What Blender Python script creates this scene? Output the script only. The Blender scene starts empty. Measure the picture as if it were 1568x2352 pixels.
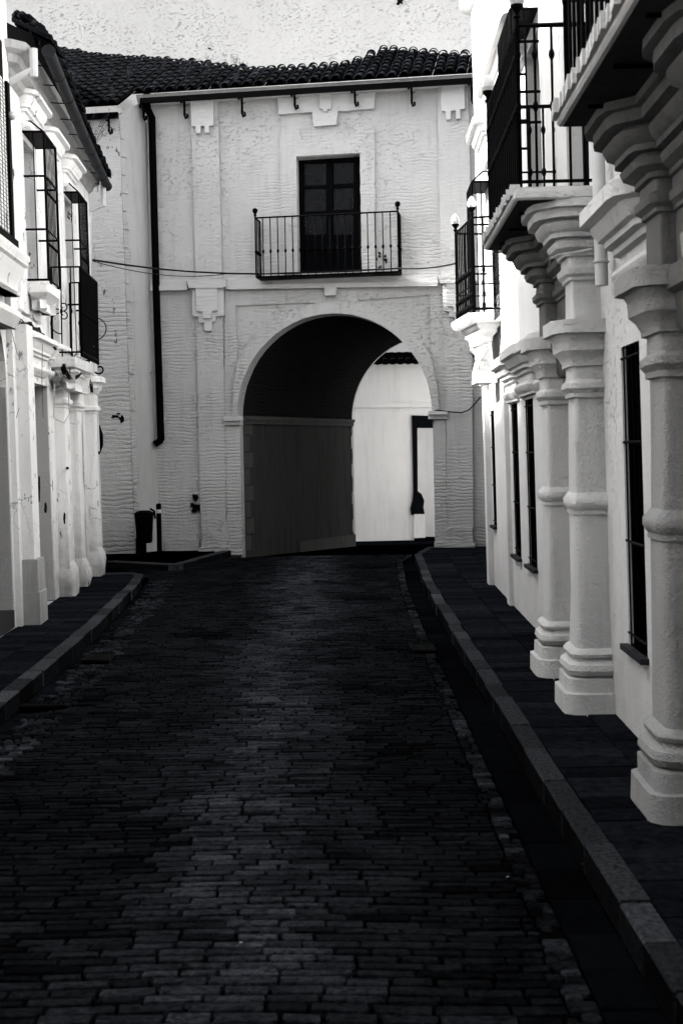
import bpy, math, random
from mathutils import Vector, noise
from mathutils.geometry import tessellate_polygon
R = math.radians
sc = bpy.context.scene
# ------------------------------------------------------------ camera, sky, sun, exposure
H = 1.9            # eye height above the road
ROLL = 0.02
FPX = 3000.0       # focal length in pixels of a 1568 x 2352 picture
cam = bpy.data.cameras.new('camera')
cam.sensor_fit = 'VERTICAL'; cam.sensor_height = 36.0
cam.lens = FPX / 2352 * 36
cam.shift_y = -143 / 2352.0
cam.clip_end = 500; cam.clip_start = 0.1
cam.dof.use_dof = True; cam.dof.focus_distance = 19.0; cam.dof.aperture_fstop = 5.6
co = bpy.data.objects.new('camera', cam); sc.collection.objects.link(co)
co.location = (0, 0, H)
from mathutils import Matrix
co.rotation_euler = (Matrix.Rotation(R(90), 4, 'X') @ Matrix.Rotation(-ROLL, 4, 'Z')).to_euler()
sc.camera = co

SUN_EL, SUN_AZ = 38.0, -86.0       # azimuth from +Y (down the street), negative = from the left
w = bpy.data.worlds.new('World'); sc.world = w; w.use_nodes = True
nt = w.node_tree; nt.nodes.clear()
sky = nt.nodes.new('ShaderNodeTexSky'); sky.sky_type = 'NISHITA'; sky.sun_disc = False
sky.sun_elevation = R(SUN_EL); sky.sun_rotation = R(SUN_AZ); sky.dust_density = 4.0
hs = nt.nodes.new('ShaderNodeHueSaturation'); hs.inputs['Saturation'].default_value = 0.12
bg = nt.nodes.new('ShaderNodeBackground'); bg.inputs['Strength'].default_value = 0.10
wo = nt.nodes.new('ShaderNodeOutputWorld')
nt.links.new(sky.outputs[0], hs.inputs['Color']); nt.links.new(hs.outputs[0], bg.inputs[0]); nt.links.new(bg.outputs[0], wo.inputs[0])
sl = bpy.data.lights.new('sun', 'SUN'); sl.energy = 3.8; sl.angle = R(4); sl.color = (1, .985, .965)
so = bpy.data.objects.new('sun', sl); sc.collection.objects.link(so)
sd = Vector((math.sin(R(SUN_AZ)) * math.cos(R(SUN_EL)), math.cos(R(SUN_AZ)) * math.cos(R(SUN_EL)), math.sin(R(SUN_EL))))
so.rotation_euler = sd.to_track_quat('Z', 'Y').to_euler()
sc.view_settings.view_transform = 'Standard'; sc.view_settings.look = 'None'
sc.view_settings.exposure = 2.5; sc.view_settings.gamma = 1
sc.render.engine = 'CYCLES'
sc.cycles.max_bounces = 7; sc.cycles.diffuse_bounces = 2
sc.cycles.use_denoising = True
try: sc.cycles.denoiser = 'OPENIMAGEDENOISE'
except Exception: pass

# ------------------------------------------------------------ measuring helpers
CR, SR = math.cos(ROLL), math.sin(ROLL)
def ray(x, y):
    u, v = x - 784.0, 1033.0 - y
    return (CR * u + SR * v) / FPX, (-SR * u + CR * v) / FPX
def proj(p):
    a, b = p[0] / p[1] * FPX, (p[2] - H) / p[1] * FPX
    return 784 + CR * a - SR * b, 1033 - (SR * a + CR * b)
def at(x, y, z=0.0):                    # pixel -> point at height z
    ax, bz = ray(x, y); Y = (z - H) / bz
    return Vector((ax * Y, Y, z))
class Plane:
    def __init__(s, O, U, N, k=0.0):
        s.O = Vector(O); s.U = Vector(U).normalized(); s.N = Vector(N).normalized(); s.k = k
    def pt(s, a, z, out=0.0):
        q = s.O + s.U * a + s.N * (out + s.k * z)
        return Vector((q.x, q.y, z))
    def hit(s, x, y, out=0.0):          # -> (along, z)
        ax, bz = ray(x, y)
        Y = (s.N.dot(s.O) + out + s.k * H) / (s.N.x * ax + s.N.y - s.k * bz)
        return s.U.dot(Vector((ax * Y, Y)) - s.O), H + bz * Y
FAC = Plane((-2.65, 24.2), (5, -.75), (-.75, -5))
LEFT = Plane((-3.44 + .05 * 13.8, 0), (-.05, 1), (1, .05), -.015)
RIGHT = Plane((1.75 - .02 * 7.5, 0), (.02, 1), (-1, .02), .008)

# ------------------------------------------------------------ mesh helpers
class MB:
    def __init__(s): s.v = []; s.f = []; s.col = []
    def add(s, vs, fs):
        n = len(s.v); s.v += [Vector(p) for p in vs]
        s.f += [tuple(i + n for i in f) for f in fs]; return n
    def box(s, a, b):
        x0, y0, z0 = a; x1, y1, z1 = b
        s.hexa([(x0, y0, z0), (x1, y0, z0), (x1, y1, z0), (x0, y1, z0), (x0, y0, z1), (x1, y0, z1), (x1, y1, z1), (x0, y1, z1)])
    def hexa(s, p):
        s.add(p, [(0, 3, 2, 1), (4, 5, 6, 7), (0, 1, 5, 4), (1, 2, 6, 5), (2, 3, 7, 6), (3, 0, 4, 7)])
    def prism(s, front, back, holes_f=(), holes_b=()):   # lists of 3D points, same order
        n = len(front)
        loops = [front] + list(holes_f); tot = sum(len(l) for l in loops)
        tri = tessellate_polygon([[Vector(p) for p in l] for l in loops])
        fl = [p for l in loops for p in l]; bl = list(back) + [p for l in holes_b for p in l]
        base = s.add(fl + bl, [])
        for t in tri:
            s.f.append(tuple(base + i for i in t)); s.f.append(tuple(base + tot + i for i in reversed(t)))
        o = 0
        for l in loops:
            m = len(l)
            for i in range(m):
                j = (i + 1) % m
                s.f.append((base + o + i, base + o + j, base + tot + o + j, base + tot + o + i))
            o += m
    def pprism(s, P, pts, o0, o1, px=True, jit=0.0):     # polygon on plane P, from out o0 to o1
        if px: pts = [P.hit(x, y, o1) for x, y in pts]
        s.prism([P.pt(a, z, o1) for a, z in pts], [P.pt(a, z, o0) for a, z in pts])
    def tube(s, path, r, n=8, cap=True, r2=None):
        path = [Vector(p) for p in path]; rings = []; up = Vector((0, 0, 1)); m = len(path)
        prev = None
        for i, p in enumerate(path):
            d = (path[min(i + 1, m - 1)] - path[max(i - 1, 0)]).normalized()
            if prev is None:
                x = d.cross(up)
                if x.length < .05: x = d.cross(Vector((1, 0, 0)))
            else: x = prev - d * prev.dot(d)
            x.normalize(); prev = x; y = d.cross(x)
            rr = r if r2 is None else r + (r2 - r) * i / max(1, m - 1)
            rings.append([p + (x * math.cos(2 * math.pi * k / n) + y * math.sin(2 * math.pi * k / n)) * rr for k in range(n)])
        b = s.add([q for rg in rings for q in rg], [])
        for i in range(m - 1):
            for k in range(n):
                k2 = (k + 1) % n
                s.f.append((b + i * n + k, b + i * n + k2, b + (i + 1) * n + k2, b + (i + 1) * n + k))
        if cap:
            s.f.append(tuple(b + k for k in reversed(range(n)))); s.f.append(tuple(b + (m - 1) * n + k for k in range(n)))
    def bar(s, a, b, w, h=None):
        s.tube([a, b], w * .7, 4)
    def lathe(s, c, prof, n=12):
        b = s.add([(c[0] + r * math.cos(2 * math.pi * k / n), c[1] + r * math.sin(2 * math.pi * k / n), c[2] + z) for r, z in prof for k in range(n)], [])
        for i in range(len(prof) - 1):
            for k in range(n):
                k2 = (k + 1) % n
                s.f.append((b + i * n + k, b + i * n + k2, b + (i + 1) * n + k2, b + (i + 1) * n + k))
        s.f.append(tuple(b + k for k in reversed(range(n)))); s.f.append(tuple(b + (len(prof) - 1) * n + k for k in range(n)))
    def sweep(s, plan, prof, jit=0.0, shear=(0, 0)):     # plan: CCW 2D polygon, prof: (offset, z)
        n = len(plan); P = [Vector(p) for p in plan]; dirs = []
        for i in range(n):
            e0 = (P[i] - P[i - 1]).normalized(); e1 = (P[(i + 1) % n] - P[i]).normalized()
            n0 = Vector((e0.y, -e0.x)); n1 = Vector((e1.y, -e1.x))
            m = n0 + n1; m = m / max(.3, m.dot(n0)); dirs.append(m)
        vs = []
        for o, z in prof:
            for i in range(n):
                q = P[i] + dirs[i] * o
                x, y, zz = q.x + shear[0] * z, q.y + shear[1] * z, z
                if jit:
                    nv = noise.noise_vector(Vector((x * 5, y * 5, z * 5))); x += nv.x * jit; y += nv.y * jit; zz += nv.z * jit * .6
                vs.append((x, y, zz))
        b = s.add(vs, [])
        for j in range(len(prof) - 1):
            for i in range(n):
                i2 = (i + 1) % n
                s.f.append((b + j * n + i, b + j * n + i2, b + (j + 1) * n + i2, b + (j + 1) * n + i))
        s.f.append(tuple(b + i for i in reversed(range(n)))); s.f.append(tuple(b + (len(prof) - 1) * n + i for i in range(n)))
    def build(s, name, mat, parent=None, label=None, smooth=0, bevel=0, fix=True, sub=0):
        me = bpy.data.meshes.new(name)
        org = origin_of(parent)
        me.from_pydata([tuple(p - org) for p in s.v], [], s.f)
        if fix:
            import bmesh
            bm = bmesh.new(); bm.from_mesh(me); bmesh.ops.recalc_face_normals(bm, faces=bm.faces); bm.to_mesh(me); bm.free()
        me.materials.append(mat)
        if s.col:
            at_ = me.attributes.new('tone', 'FLOAT', 'FACE')
            at_.data.foreach_set('value', s.col)
        o = bpy.data.objects.new(name, me); sc.collection.objects.link(o)
        if parent is not None: o.parent = parent
        if label: o['label'] = label
        if smooth:
            for p in me.polygons: p.use_smooth = True
            md = o.modifiers.new('edges', 'EDGE_SPLIT'); md.split_angle = R(smooth)
        if bevel:
            md = o.modifiers.new('bevel', 'BEVEL'); md.width = bevel; md.segments = 1; md.limit_method = 'ANGLE'
        return o
def origin_of(p):
    o = Vector((0, 0, 0))
    while p is not None: o = o + p.location; p = p.parent
    return o
def tag(o, label, cat, group=None, kind=None):
    if label: o['label'] = label
    if cat: o['category'] = cat
    if group: o['group'] = group
    if kind: o['kind'] = kind
    return o
def thing(name, loc, label, cat, group=None):
    o = bpy.data.objects.new(name, None); sc.collection.objects.link(o); o.location = loc; o.empty_display_size = .2
    return tag(o, label, cat, group)
def rrect(x0, x1, y0, y1, r=.02, n=3):                  # CCW rounded rectangle
    pts = []
    for cx, cy, a0 in ((x1 - r, y0 + r, -90), (x1 - r, y1 - r, 0), (x0 + r, y1 - r, 90), (x0 + r, y0 + r, 180)):
        for i in range(n + 1):
            a = R(a0 + 90 * i / n); pts.append((cx + r * math.cos(a), cy + r * math.sin(a)))
    return pts

# ------------------------------------------------------------ materials
def newmat(name, rough=.9, spec=.3):
    m = bpy.data.materials.new(name); m.use_nodes = True
    n = m.node_tree.nodes; b = n['Principled BSDF']; b.inputs['Roughness'].default_value = rough
    b.inputs['Specular IOR Level'].default_value = spec
    return m, n, m.node_tree.links, b
def nz(n, l, vec, scale, detail=4, rough=.6):
    t = n.new('ShaderNodeTexNoise'); t.inputs['Scale'].default_value = scale; t.inputs['Detail'].default_value = detail
    t.inputs['Roughness'].default_value = rough; l.new(vec, t.inputs['Vector']); return t.outputs['Fac']
def mth(n, l, op, a, b=None, c=None):
    t = n.new('ShaderNodeMath'); t.operation = op
    for i, q in enumerate((a, b, c)):
        if q is None: continue
        if isinstance(q, (int, float)): t.inputs[i].default_value = q
        else: l.new(q, t.inputs[i])
    return t.outputs[0]
def ramp(n, l, fac, p0, p1, v0=0.0, v1=1.0):
    t = n.new('ShaderNodeMapRange'); t.inputs[1].default_value = p0; t.inputs[2].default_value = p1
    t.inputs[3].default_value = v0; t.inputs[4].default_value = v1; l.new(fac, t.inputs[0]); return t.outputs[0]
def grey(n, l, val, tint=(1, 1, 1)):
    t = n.new('ShaderNodeCombineColor')
    for i in range(3):
        l.new(mth(n, l, 'MULTIPLY', val, tint[i]), t.inputs[i])
    return t.outputs[0]
def mapping(n, l, src, sc_):
    t = n.new('ShaderNodeMapping'); t.inputs['Scale'].default_value = sc_; l.new(src, t.inputs['Vector']); return t.outputs[0]
WT = (1.0, .995, .985)
def plaster(name, base=.78, lsc=8, courses=0.0, rough_amt=.4, fine=.25, dirt=.0, stain=.0, crack=.0, chips=.0, course_h=.075, patch=0.0):
    m, n, l, b = newmat(name, .95, 0)
    pos = n.new('ShaderNodeNewGeometry').outputs['Position']
    sx = n.new('ShaderNodeSeparateXYZ'); l.new(pos, sx.inputs[0]); z = sx.outputs[2]
    big = nz(n, l, pos, .9, 3); mid = nz(n, l, pos, 7, 6, .62); fn = nz(n, l, pos, 55, 3, .7)
    val = ramp(n, l, big, .3, .7, base * .94, base * 1.04)
    if dirt:                                # splashed grime near the ground, fades out unevenly
        g = nz(n, l, pos, 5, 5, .7)
        low = ramp(n, l, mth(n, l, 'ADD', z, mth(n, l, 'MULTIPLY', g, 1.3)), .7, 1.9, 1.0, 0.0)
        val = mth(n, l, 'MULTIPLY', val, mth(n, l, 'SUBTRACT', 1.0, mth(n, l, 'MULTIPLY', low, dirt)))
    if stain:                               # runs of rain dirt
        st = nz(n, l, mapping(n, l, pos, (5, 5, .45)), 1.6, 5, .7)
        sm = ramp(n, l, st, .5, .75)
        val = mth(n, l, 'MULTIPLY', val, mth(n, l, 'SUBTRACT', 1.0, mth(n, l, 'MULTIPLY', sm, stain)))
    if chips:                               # flaked paint showing dark mortar
        ch = nz(n, l, mapping(n, l, pos, (1, 1, .42)), 7.5, 5, .68)
        ch2 = nz(n, l, pos, 1.1, 2)
        cm = mth(n, l, 'MULTIPLY', ramp(n, l, ch, .625, .635), ramp(n, l, ch2, .47, .53))
        val = mth(n, l, 'MULTIPLY', val, mth(n, l, 'SUBTRACT', 1.0, mth(n, l, 'MULTIPLY', cm, chips)))
    if crack:
        v = n.new('ShaderNodeTexVoronoi'); v.feature = 'DISTANCE_TO_EDGE'; v.inputs['Scale'].default_value = 1.6
        wp = n.new('ShaderNodeVectorMath'); wp.operation = 'ADD'
        nn = n.new('ShaderNodeTexNoise'); nn.inputs['Scale'].default_value = 4; nn.inputs['Detail'].default_value = 4; l.new(pos, nn.inputs['Vector'])
        scv = n.new('ShaderNodeVectorMath'); scv.operation = 'SCALE'; scv.inputs['Scale'].default_value = .45
        l.new(nn.outputs['Color'], scv.inputs[0]); l.new(pos, wp.inputs[0]); l.new(scv.outputs[0], wp.inputs[1]); l.new(wp.outputs[0], v.inputs['Vector'])
        cl = mth(n, l, 'MULTIPLY', ramp(n, l, v.outputs['Distance'], .0, .012, 1.0, 0.0), ramp(n, l, big, .5, .62))
        val = mth(n, l, 'MULTIPLY', val, mth(n, l, 'SUBTRACT', 1.0, mth(n, l, 'MULTIPLY', cl, crack)))
    l.new(grey(n, l, val, WT), b.inputs['Base Color'])
    lump = ramp(n, l, nz(n, l, mapping(n, l, pos, (1, 1, 1.9)), lsc, 7, .68), .56, .8)
    where0 = ramp(n, l, nz(n, l, pos, .8, 3), .38, .6, .25, 1.0)
    h = mth(n, l, 'ADD', mth(n, l, 'MULTIPLY', mth(n, l, 'MULTIPLY', lump, where0), rough_amt), mth(n, l, 'MULTIPLY', fn, fine * .7))
    h = mth(n, l, 'ADD', h, mth(n, l, 'MULTIPLY', mid, rough_amt * .25))
    if courses:
        wob = mth(n, l, 'ADD', mth(n, l, 'MULTIPLY', nz(n, l, pos, 2.2, 4), .17), mth(n, l, 'MULTIPLY', nz(n, l, pos, 11, 3), .045))
        wv = mth(n, l, 'SINE', mth(n, l, 'MULTIPLY', mth(n, l, 'ADD', z, wob), 2 * math.pi / course_h))
        wv = ramp(n, l, wv, -.9, .1)
        br = mapping(n, l, pos, (3.5, 3.5, 14)); bn = nz(n, l, br, 1.5, 4, .7)
        where = ramp(n, l, mth(n, l, 'ADD', nz(n, l, pos, 1.3, 4), mth(n, l, 'MULTIPLY', z, -.018)), .36, .56)
        h = mth(n, l, 'ADD', h, mth(n, l, 'MULTIPLY', mth(n, l, 'MULTIPLY', wv, where), courses * .55))
        h = mth(n, l, 'ADD', h, mth(n, l, 'MULTIPLY', bn, courses * .8))
    bp = n.new('ShaderNodeBump'); bp.inputs['Strength'].default_value = 1; bp.inputs['Distance'].default_value = .03
    l.new(h, bp.inputs['Height']); l.new(bp.outputs[0], b.inputs['Normal'])
    return m
def simple(name, val, rough=.8, spec=.3, var=.25, scale=12, bump=.004, tint=(.8, .94, 1.3), attr=False, metal=0, fine=0):
    m, n, l, b = newmat(name, rough, spec)
    b.inputs['Metallic'].default_value = metal
    pos = n.new('ShaderNodeNewGeometry').outputs['Position']
    f = nz(n, l, pos, scale, 6, .65)
    v = ramp(n, l, f, .25, .75, val * (1 - var), val * (1 + var))
    if attr:
        a = n.new('ShaderNodeAttribute'); a.attribute_name = 'tone'
        v = mth(n, l, 'MULTIPLY', v, a.outputs['Fac'])
    l.new(grey(n, l, v, tint), b.inputs['Base Color'])
    if bump:
        bp = n.new('ShaderNodeBump'); bp.inputs['Distance'].default_value = bump; bp.inputs['Strength'].default_value = 1
        hh = f if not fine else mth(n, l, 'ADD', f, mth(n, l, 'MULTIPLY', nz(n, l, pos, fine, 2), .5))
        l.new(hh, bp.inputs['Height']); l.new(bp.outputs[0], b.inputs['Normal'])
    return m
M = {}
M['facade'] = plaster('limewashed_brick', 0.5, courses=.55, rough_amt=.8, lsc=13, stain=.16, course_h=.062, fine=.25, dirt=.25, chips=.0)
M['wing'] = plaster('limewashed_brick_heavy', 0.6, courses=1.15, rough_amt=.8, fine=.4, dirt=.25, course_h=.085, chips=.75)
M['relief'] = plaster('limewashed_relief', 0.56, courses=.35, rough_amt=.45, fine=.2)
M['smooth'] = plaster('smooth_limewash', 0.488, rough_amt=.15, fine=.12, stain=.2)
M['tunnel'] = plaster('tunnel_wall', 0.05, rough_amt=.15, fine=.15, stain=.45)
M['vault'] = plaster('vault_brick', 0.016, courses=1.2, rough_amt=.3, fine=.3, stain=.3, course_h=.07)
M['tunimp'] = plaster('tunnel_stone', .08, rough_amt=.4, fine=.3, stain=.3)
M['tall'] = plaster('rough_render', 0.38, lsc=12, rough_amt=1.5, fine=.5)
M['right'] = plaster('right_plaster', 0.74, rough_amt=.5, fine=.35, lsc=12, dirt=.2, stain=.1)
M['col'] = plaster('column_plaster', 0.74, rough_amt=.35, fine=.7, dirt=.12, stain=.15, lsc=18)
M['shadewall'] = plaster('shaded_lime', .22, rough_amt=.5, fine=.3, courses=.4, stain=.2)  # base colour lowered to carry the shade on the corner house
M['colnear'] = plaster('shaded_column_plaster', .4, rough_amt=.4, fine=.8, dirt=.05, lsc=18, stain=.2)  # column plaster darkened: shade on the near house put into the colour
M['colup'] = plaster('shade_dark_plaster', .16, rough_amt=.35, fine=.3, stain=.3)  # darker again: shade beneath the balconies put into the colour
M['soffit'] = plaster('shade_dark_soffit', .05, rough_amt=.2, fine=.4, stain=.3)  # near-black colour painting the shade under the balcony slabs
M['left'] = plaster('left_plaster', 0.90, rough_amt=.12, fine=.1, dirt=.3, stain=.08, crack=.7, chips=.7)
M['left2'] = plaster('left_plaster_old', 0.880, rough_amt=.5, fine=.2, dirt=.55, stain=.3, crack=.9, chips=.93)
M['farwall'] = plaster('far_plaster', 0.56, rough_amt=.12, fine=.15, dirt=.12, stain=.15)
M['marble'] = plaster('marble', 0.420, rough_amt=.0, fine=.02, stain=.35, dirt=.3)
M['iron'] = simple('wrought_iron', .0006, .55, .03, .3, 30, .001)
M['pipe'] = simple('black_pipe', .0006, .6, .02, .3, 8, .001)
M['gutter'] = simple('old_gutter_clay', .007, .7, .3, .6, 9, .003)
M['tile'] = simple('roof_tile', .003, .85, .03, .55, 14, .008, attr=True, fine=60)
M['mortar'] = simple('roof_bed', .001, .95, .0, .4, 10, .01)
def settmat():
    m, n, l, b = newmat('granite_sett', .9, .003)
    pos = n.new('ShaderNodeNewGeometry').outputs['Position']
    a = n.new('ShaderNodeAttribute'); a.attribute_name = 'tone'
    f1 = nz(n, l, mapping(n, l, pos, (1, 1.6, 1)), 34, 7, .72); f2 = nz(n, l, mapping(n, l, pos, (1, .6, 1)), 2.3, 5, .6); f3 = nz(n, l, pos, 230, 2, .7)
    v = ramp(n, l, f1, .38, .64, .003, .018)
    v = mth(n, l, 'MULTIPLY', v, ramp(n, l, f2, .34, .66, .55, 1.35)); v = mth(n, l, 'MULTIPLY', v, ramp(n, l, f3, .3, .7, .5, 1.5))
    v = mth(n, l, 'MULTIPLY', v, a.outputs['Fac'])
    l.new(grey(n, l, v, (.88, .97, 1.14)), b.inputs['Base Color'])
    bp = n.new('ShaderNodeBump'); bp.inputs['Distance'].default_value = .012
    l.new(mth(n, l, 'ADD', f1, mth(n, l, 'MULTIPLY', f3, .3)), bp.inputs['Height']); l.new(bp.outputs[0], b.inputs['Normal'])
    return m
M['sett'] = settmat()
M['joint'] = simple('road_joint', .0004, 1, .0, .4, 20, .01)
M['gutterstone'] = simple('gutter_slab', .0028, .9, .0, .6, 18, .004, tint=(.85, .96, 1.2), attr=True)
M['kerb'] = simple('kerb_granite', .042, .9, .0, .85, 40, .02, tint=(.93, .98, 1.08), attr=True, fine=150)
M['flag'] = simple('pavement_slab', .008, .9, .0, .9, 16, .005, tint=(.85, .96, 1.2), attr=True, fine=90)
M['roadfar'] = simple('road_far', .0006, 1, .0, .4, 14, .01)
M['wood'] = simple('dark_wood', .0015, .5, .02, .4, 20, .002)
M['glass'] = simple('dark_glass', .0035, .25, .1, .8, 7, .0)
M['hole'] = simple('dark_room', .0005, .9, .0, .2, 4, 0)
M['cable'] = simple('cable_black', .002, .6, .1, .3, 20, 0)
M['wcable'] = simple('cable_white', .4, .6, .3, .2, 20, 0, tint=(1, 1, 1))
M['weed'] = simple('dry_weed', .012, .9, .1, .5, 20, 0)
M['palepipe'] = simple('pale_pipe', .6, .5, .3, .12, 6, .001, tint=(1, 1, 1))
M['soot'] = simple('bare_mortar', .002, .95, .05, .5, 20, .01)
M['reveal'] = plaster('shade_grey_plaster', .42, rough_amt=.3, fine=.3, stain=.3)  # greyed plaster: shade of the door recesses put into the colour
M['crystal'] = simple('finial_glass', .5, .1, .8, .3, 30, 0, tint=(1, 1, 1))
M['shade'] = simple('blocker_grey', .05, .6, .3, .2, 10, 0)  # dark face of the unseen wall added behind the camera

# ------------------------------------------------------------ ground
def gz(y):                                # the street falls away through the arch
    if y < 23.5: return 0.0
    if y < 29: return -.2 * (y - 23.5) / 5.5
    return -.2 - .4 * min(1.4, (y - 29) / 7.0)
def lerp_table(t, y):
    if y <= t[0][0]: return t[0][1]
    for (a, b), (c, d) in zip(t, t[1:]):
        if y <= c: return b + (d - b) * (y - a) / (c - a)
    return t[-1][1]
KR = [(-10, 1.04), (14, 1.04), (18, 1.08), (22, 1.2), (23.4, 1.5)]
KL = [(-10, -2.43), (6, -2.43), (9.9, -2.47), (13.9, -2.6), (18.2, -2.84), (19.4, -2.96)]
def kr(y): return lerp_table(KR, y)
def kl(y): return lerp_table(KL, y)
rng = random.Random(5)
g = MB()
ys = [-30, 23.3, 26, 29, 36, 80]
for i in range(len(ys) - 1):
    g.add([(-60, ys[i], gz(ys[i]) - .05), (60, ys[i], gz(ys[i]) - .05), (60, ys[i + 1], gz(ys[i + 1]) - .05), (-60, ys[i + 1], gz(ys[i + 1]) - .05)], [(0, 1, 2, 3)])
tag(g.build('ground', M['roadfar']), None, None, kind='structure')
g = MB()
g.add([(-4.5, -8, -.012), (1.2, -8, -.012), (1.2, 23.5, -.012), (-6, 23.5, -.012)], [(0, 1, 2, 3)])
tag(g.build('road_bed', M['joint']), None, None, kind='structure')
# rows of long granite setts, every stone its own block
s = MB()
def stone(s, x0, x1, y0, y1, zt, zb, ch, tone, tilt=0, yoff=None, n=2, jit=.002):
    """flat topped stone with a worn rim"""
    xs = [x0, x0 + ch, x1 - ch, x1]; ysx = [y0, y0 + ch, y1 - ch, y1]
    vs = []
    for i, x in enumerate(xs):
        for j, y in enumerate(ysx):
            edge = (i in (0, 3)) or (j in (0, 3)); corner = (i in (0, 3)) and (j in (0, 3))
            zz = zt - (ch * .8 if edge else 0)
            xx, yy = x, y
            if corner:
                xx += ch * .45 * (1 if i == 0 else -1); yy += ch * .45 * (1 if j == 0 else -1)
            yy += yoff(xx) if yoff else 0
            xx += rng.uniform(-jit, jit); yy += rng.uniform(-jit, jit)
            zz += tilt * (xx - (x0 + x1) / 2)
            vs.append((xx, yy, zz))
    fs = [(i * 4 + j, (i + 1) * 4 + j, (i + 1) * 4 + j + 1, i * 4 + j + 1) for i in range(3) for j in range(3)]
    ring = [0, 4, 8, 12, 13, 14, 15, 11, 7, 3, 2, 1]
    low = [(vs[k][0], vs[k][1], zb) for k in ring]
    fs += [(ring[q], 16 + q, 16 + (q + 1) % 12, ring[(q + 1) % 12]) for q in range(12)]
    s.add(vs + low, fs); s.col += [tone] * len(fs)
yrow = 2.2
while yrow < 23.35:
    d = rng.uniform(.062, .082)
    xl, xr = kl(yrow) + (.2 if yrow < 19.5 else -1.2), kr(yrow) - .21
    x = xl + rng.uniform(-.15, 0)
    rowz = rng.uniform(-.001, .001)
    while x < xr - .05:
        L = min(rng.choice((.15, .18, .2, .23, .26)) * rng.uniform(.9, 1.1), xr - x)
        if xr - (x + L) < .09: L = xr - x
        xc = x + L / 2
        if x < xr - .11 < x + L: L = max(.06, xr - .11 - x)
        xc = x + L / 2; side = x < xl + .16 or x > xr - .111
        if side: L = min(L, rng.uniform(.05, .13)); xc = x + L / 2
        if xr - (x + L) < .03: L = xr - x
        tr = math.exp(-((xc + .55 + .25 * noise.noise(Vector((yrow * .3, 0, 0)))) / .42) ** 2)  # sheen along the centre track, painted into the stone tone
        wear = .5 + .5 * noise.noise(Vector((xc * .9, yrow * .45, 3.0)))
        tone = rng.choice((.6, .85, 1.0, 1.1, 1.35)) * rng.uniform(.9, 1.1) * (.65 + .6 * max(0, wear)) * (.8 + 2.2 * tr)
        if side: tone = rng.choice((.7, 1.0, 1.6, 2.2, 3.0)) * (.6 + .8 * max(0, noise.noise(Vector((xc * 3, yrow * 1.3, 1))) + .4))
        if rng.random() < .07: tone *= .35
        zt = .006 + rowz + rng.uniform(-.003, .003) + .02 * (1 - ((xc + .7) / 1.8) ** 2) * .6
        if noise.noise(Vector((xc * 1.6, yrow * 1.6, 9))) > .42: tone *= .4
        gap = rng.uniform(.004, .011)
        if side:
            stone(s, x + gap, x + L - gap, yrow + gap * .6, yrow + d - gap * .6, zt, -.02, .008, tone, rng.uniform(-.03, .03), lambda q: .03 * noise.noise(Vector((q * .8, yrow * .15, 7))))
        else:
            stone(s, x + gap, x + L - gap, yrow + gap * .7 + .005, yrow + d - gap * .7 - .005, zt, -.03, .005, tone, rng.uniform(-.015, .015), lambda q: .06 * noise.noise(Vector((q * .8, yrow * .15, 7))) - .02 * abs(q + .7), jit=.0045)
        x += L
    yrow += d
tag(s.build('road', M['sett'], fix=False), None, None, kind='structure')
# gutters of dark slabs beside both kerbs
s = MB()
y = 1.5
while y < 23.2:
    d = rng.uniform(.28, .42)
    x1 = kr(y) - .004; stone(s, x1 - .2, x1, y + .004, y + d - .004, -.004 + rng.uniform(-.004, .004), -.03, .006, rng.uniform(.5, 1.3))
    if y < 19.2:
        x0 = kl(y) + .004; stone(s, x0, x0 + .19, y + .004, y + d - .004, -.004 + rng.uniform(-.004, .004), -.03, .006, rng.uniform(.8, 2.2))
    y += d
tag(s.build('gutter', M['gutterstone'], fix=False), None, None, kind='structure')
# kerbs: one block after another
def kerb_run(s, pts, wd, zt, side, lmin=.35, lmax=.75, zb=-.03):
    """pts: polyline of the road side edge; side=+1: kerb lies to the right of travel"""
    segs = []; 
    for a, b in zip(pts, pts[1:]):
        a, b = Vector(a), Vector(b); L = (b - a).length; t = 0
        while t < L - .05:
            d = min(rng.uniform(lmin, lmax), L - t)
            if L - t - d < .25: d = L - t
            segs.append((a + (b - a) * (t / L), a + (b - a) * ((t + d) / L))); t += d
    for p, q in segs:
        dr = (q - p).normalized(); nr = Vector((dr.y, -dr.x)) * side; g = .006; ch = .010
        o = rng.uniform(-.01, .008); zz = zt + rng.uniform(-.005, .005); tone = rng.uniform(.55, 1.4)
        def P(t, w, z, j=1): 
            v = (p if t == 0 else q) + dr * (g if t == 0 else -g) + nr * (w + o)
            return (v.x, v.y, z)
        n = s.add([P(0, 0, zb), P(1, 0, zb), P(1, 0, zz - ch), P(0, 0, zz - ch), P(0, ch, zz), P(1, ch, zz), P(1, wd, zz), P(0, wd, zz), P(1, wd, zb), P(0, wd, zb)], [])
        fs = [(0, 1, 2, 3), (3, 2, 5, 4), (4, 5, 6, 7), (7, 6, 8, 9), (0, 3, 4, 7, 9), (1, 8, 6, 5, 2)]
        for fi, f in enumerate(fs): s.f.append(tuple(n + k for k in f)); s.col.append(tone * (.22 if fi == 0 else 1))  # road-side face toned down: its shade, with grime, put into the colour
ZS = .125
s = MB()
kerb_run(s, [(kr(y), y) for y in (-8, 14, 18, 22, 23.4)], .12, ZS, 1)
s.build('kerb', M['kerb'])['kind'] = 'structure'
s = MB()
kerb_run(s, [(kl(y), y) for y in (-8, 6, 9.9, 13.9, 18.2, 19.2)] + [(-3.15, 19.55), (-3.9, 19.6)], .13, ZS, -1)
s.build('kerb', M['kerb'])['kind'] = 'structure'
s = MB()
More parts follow.
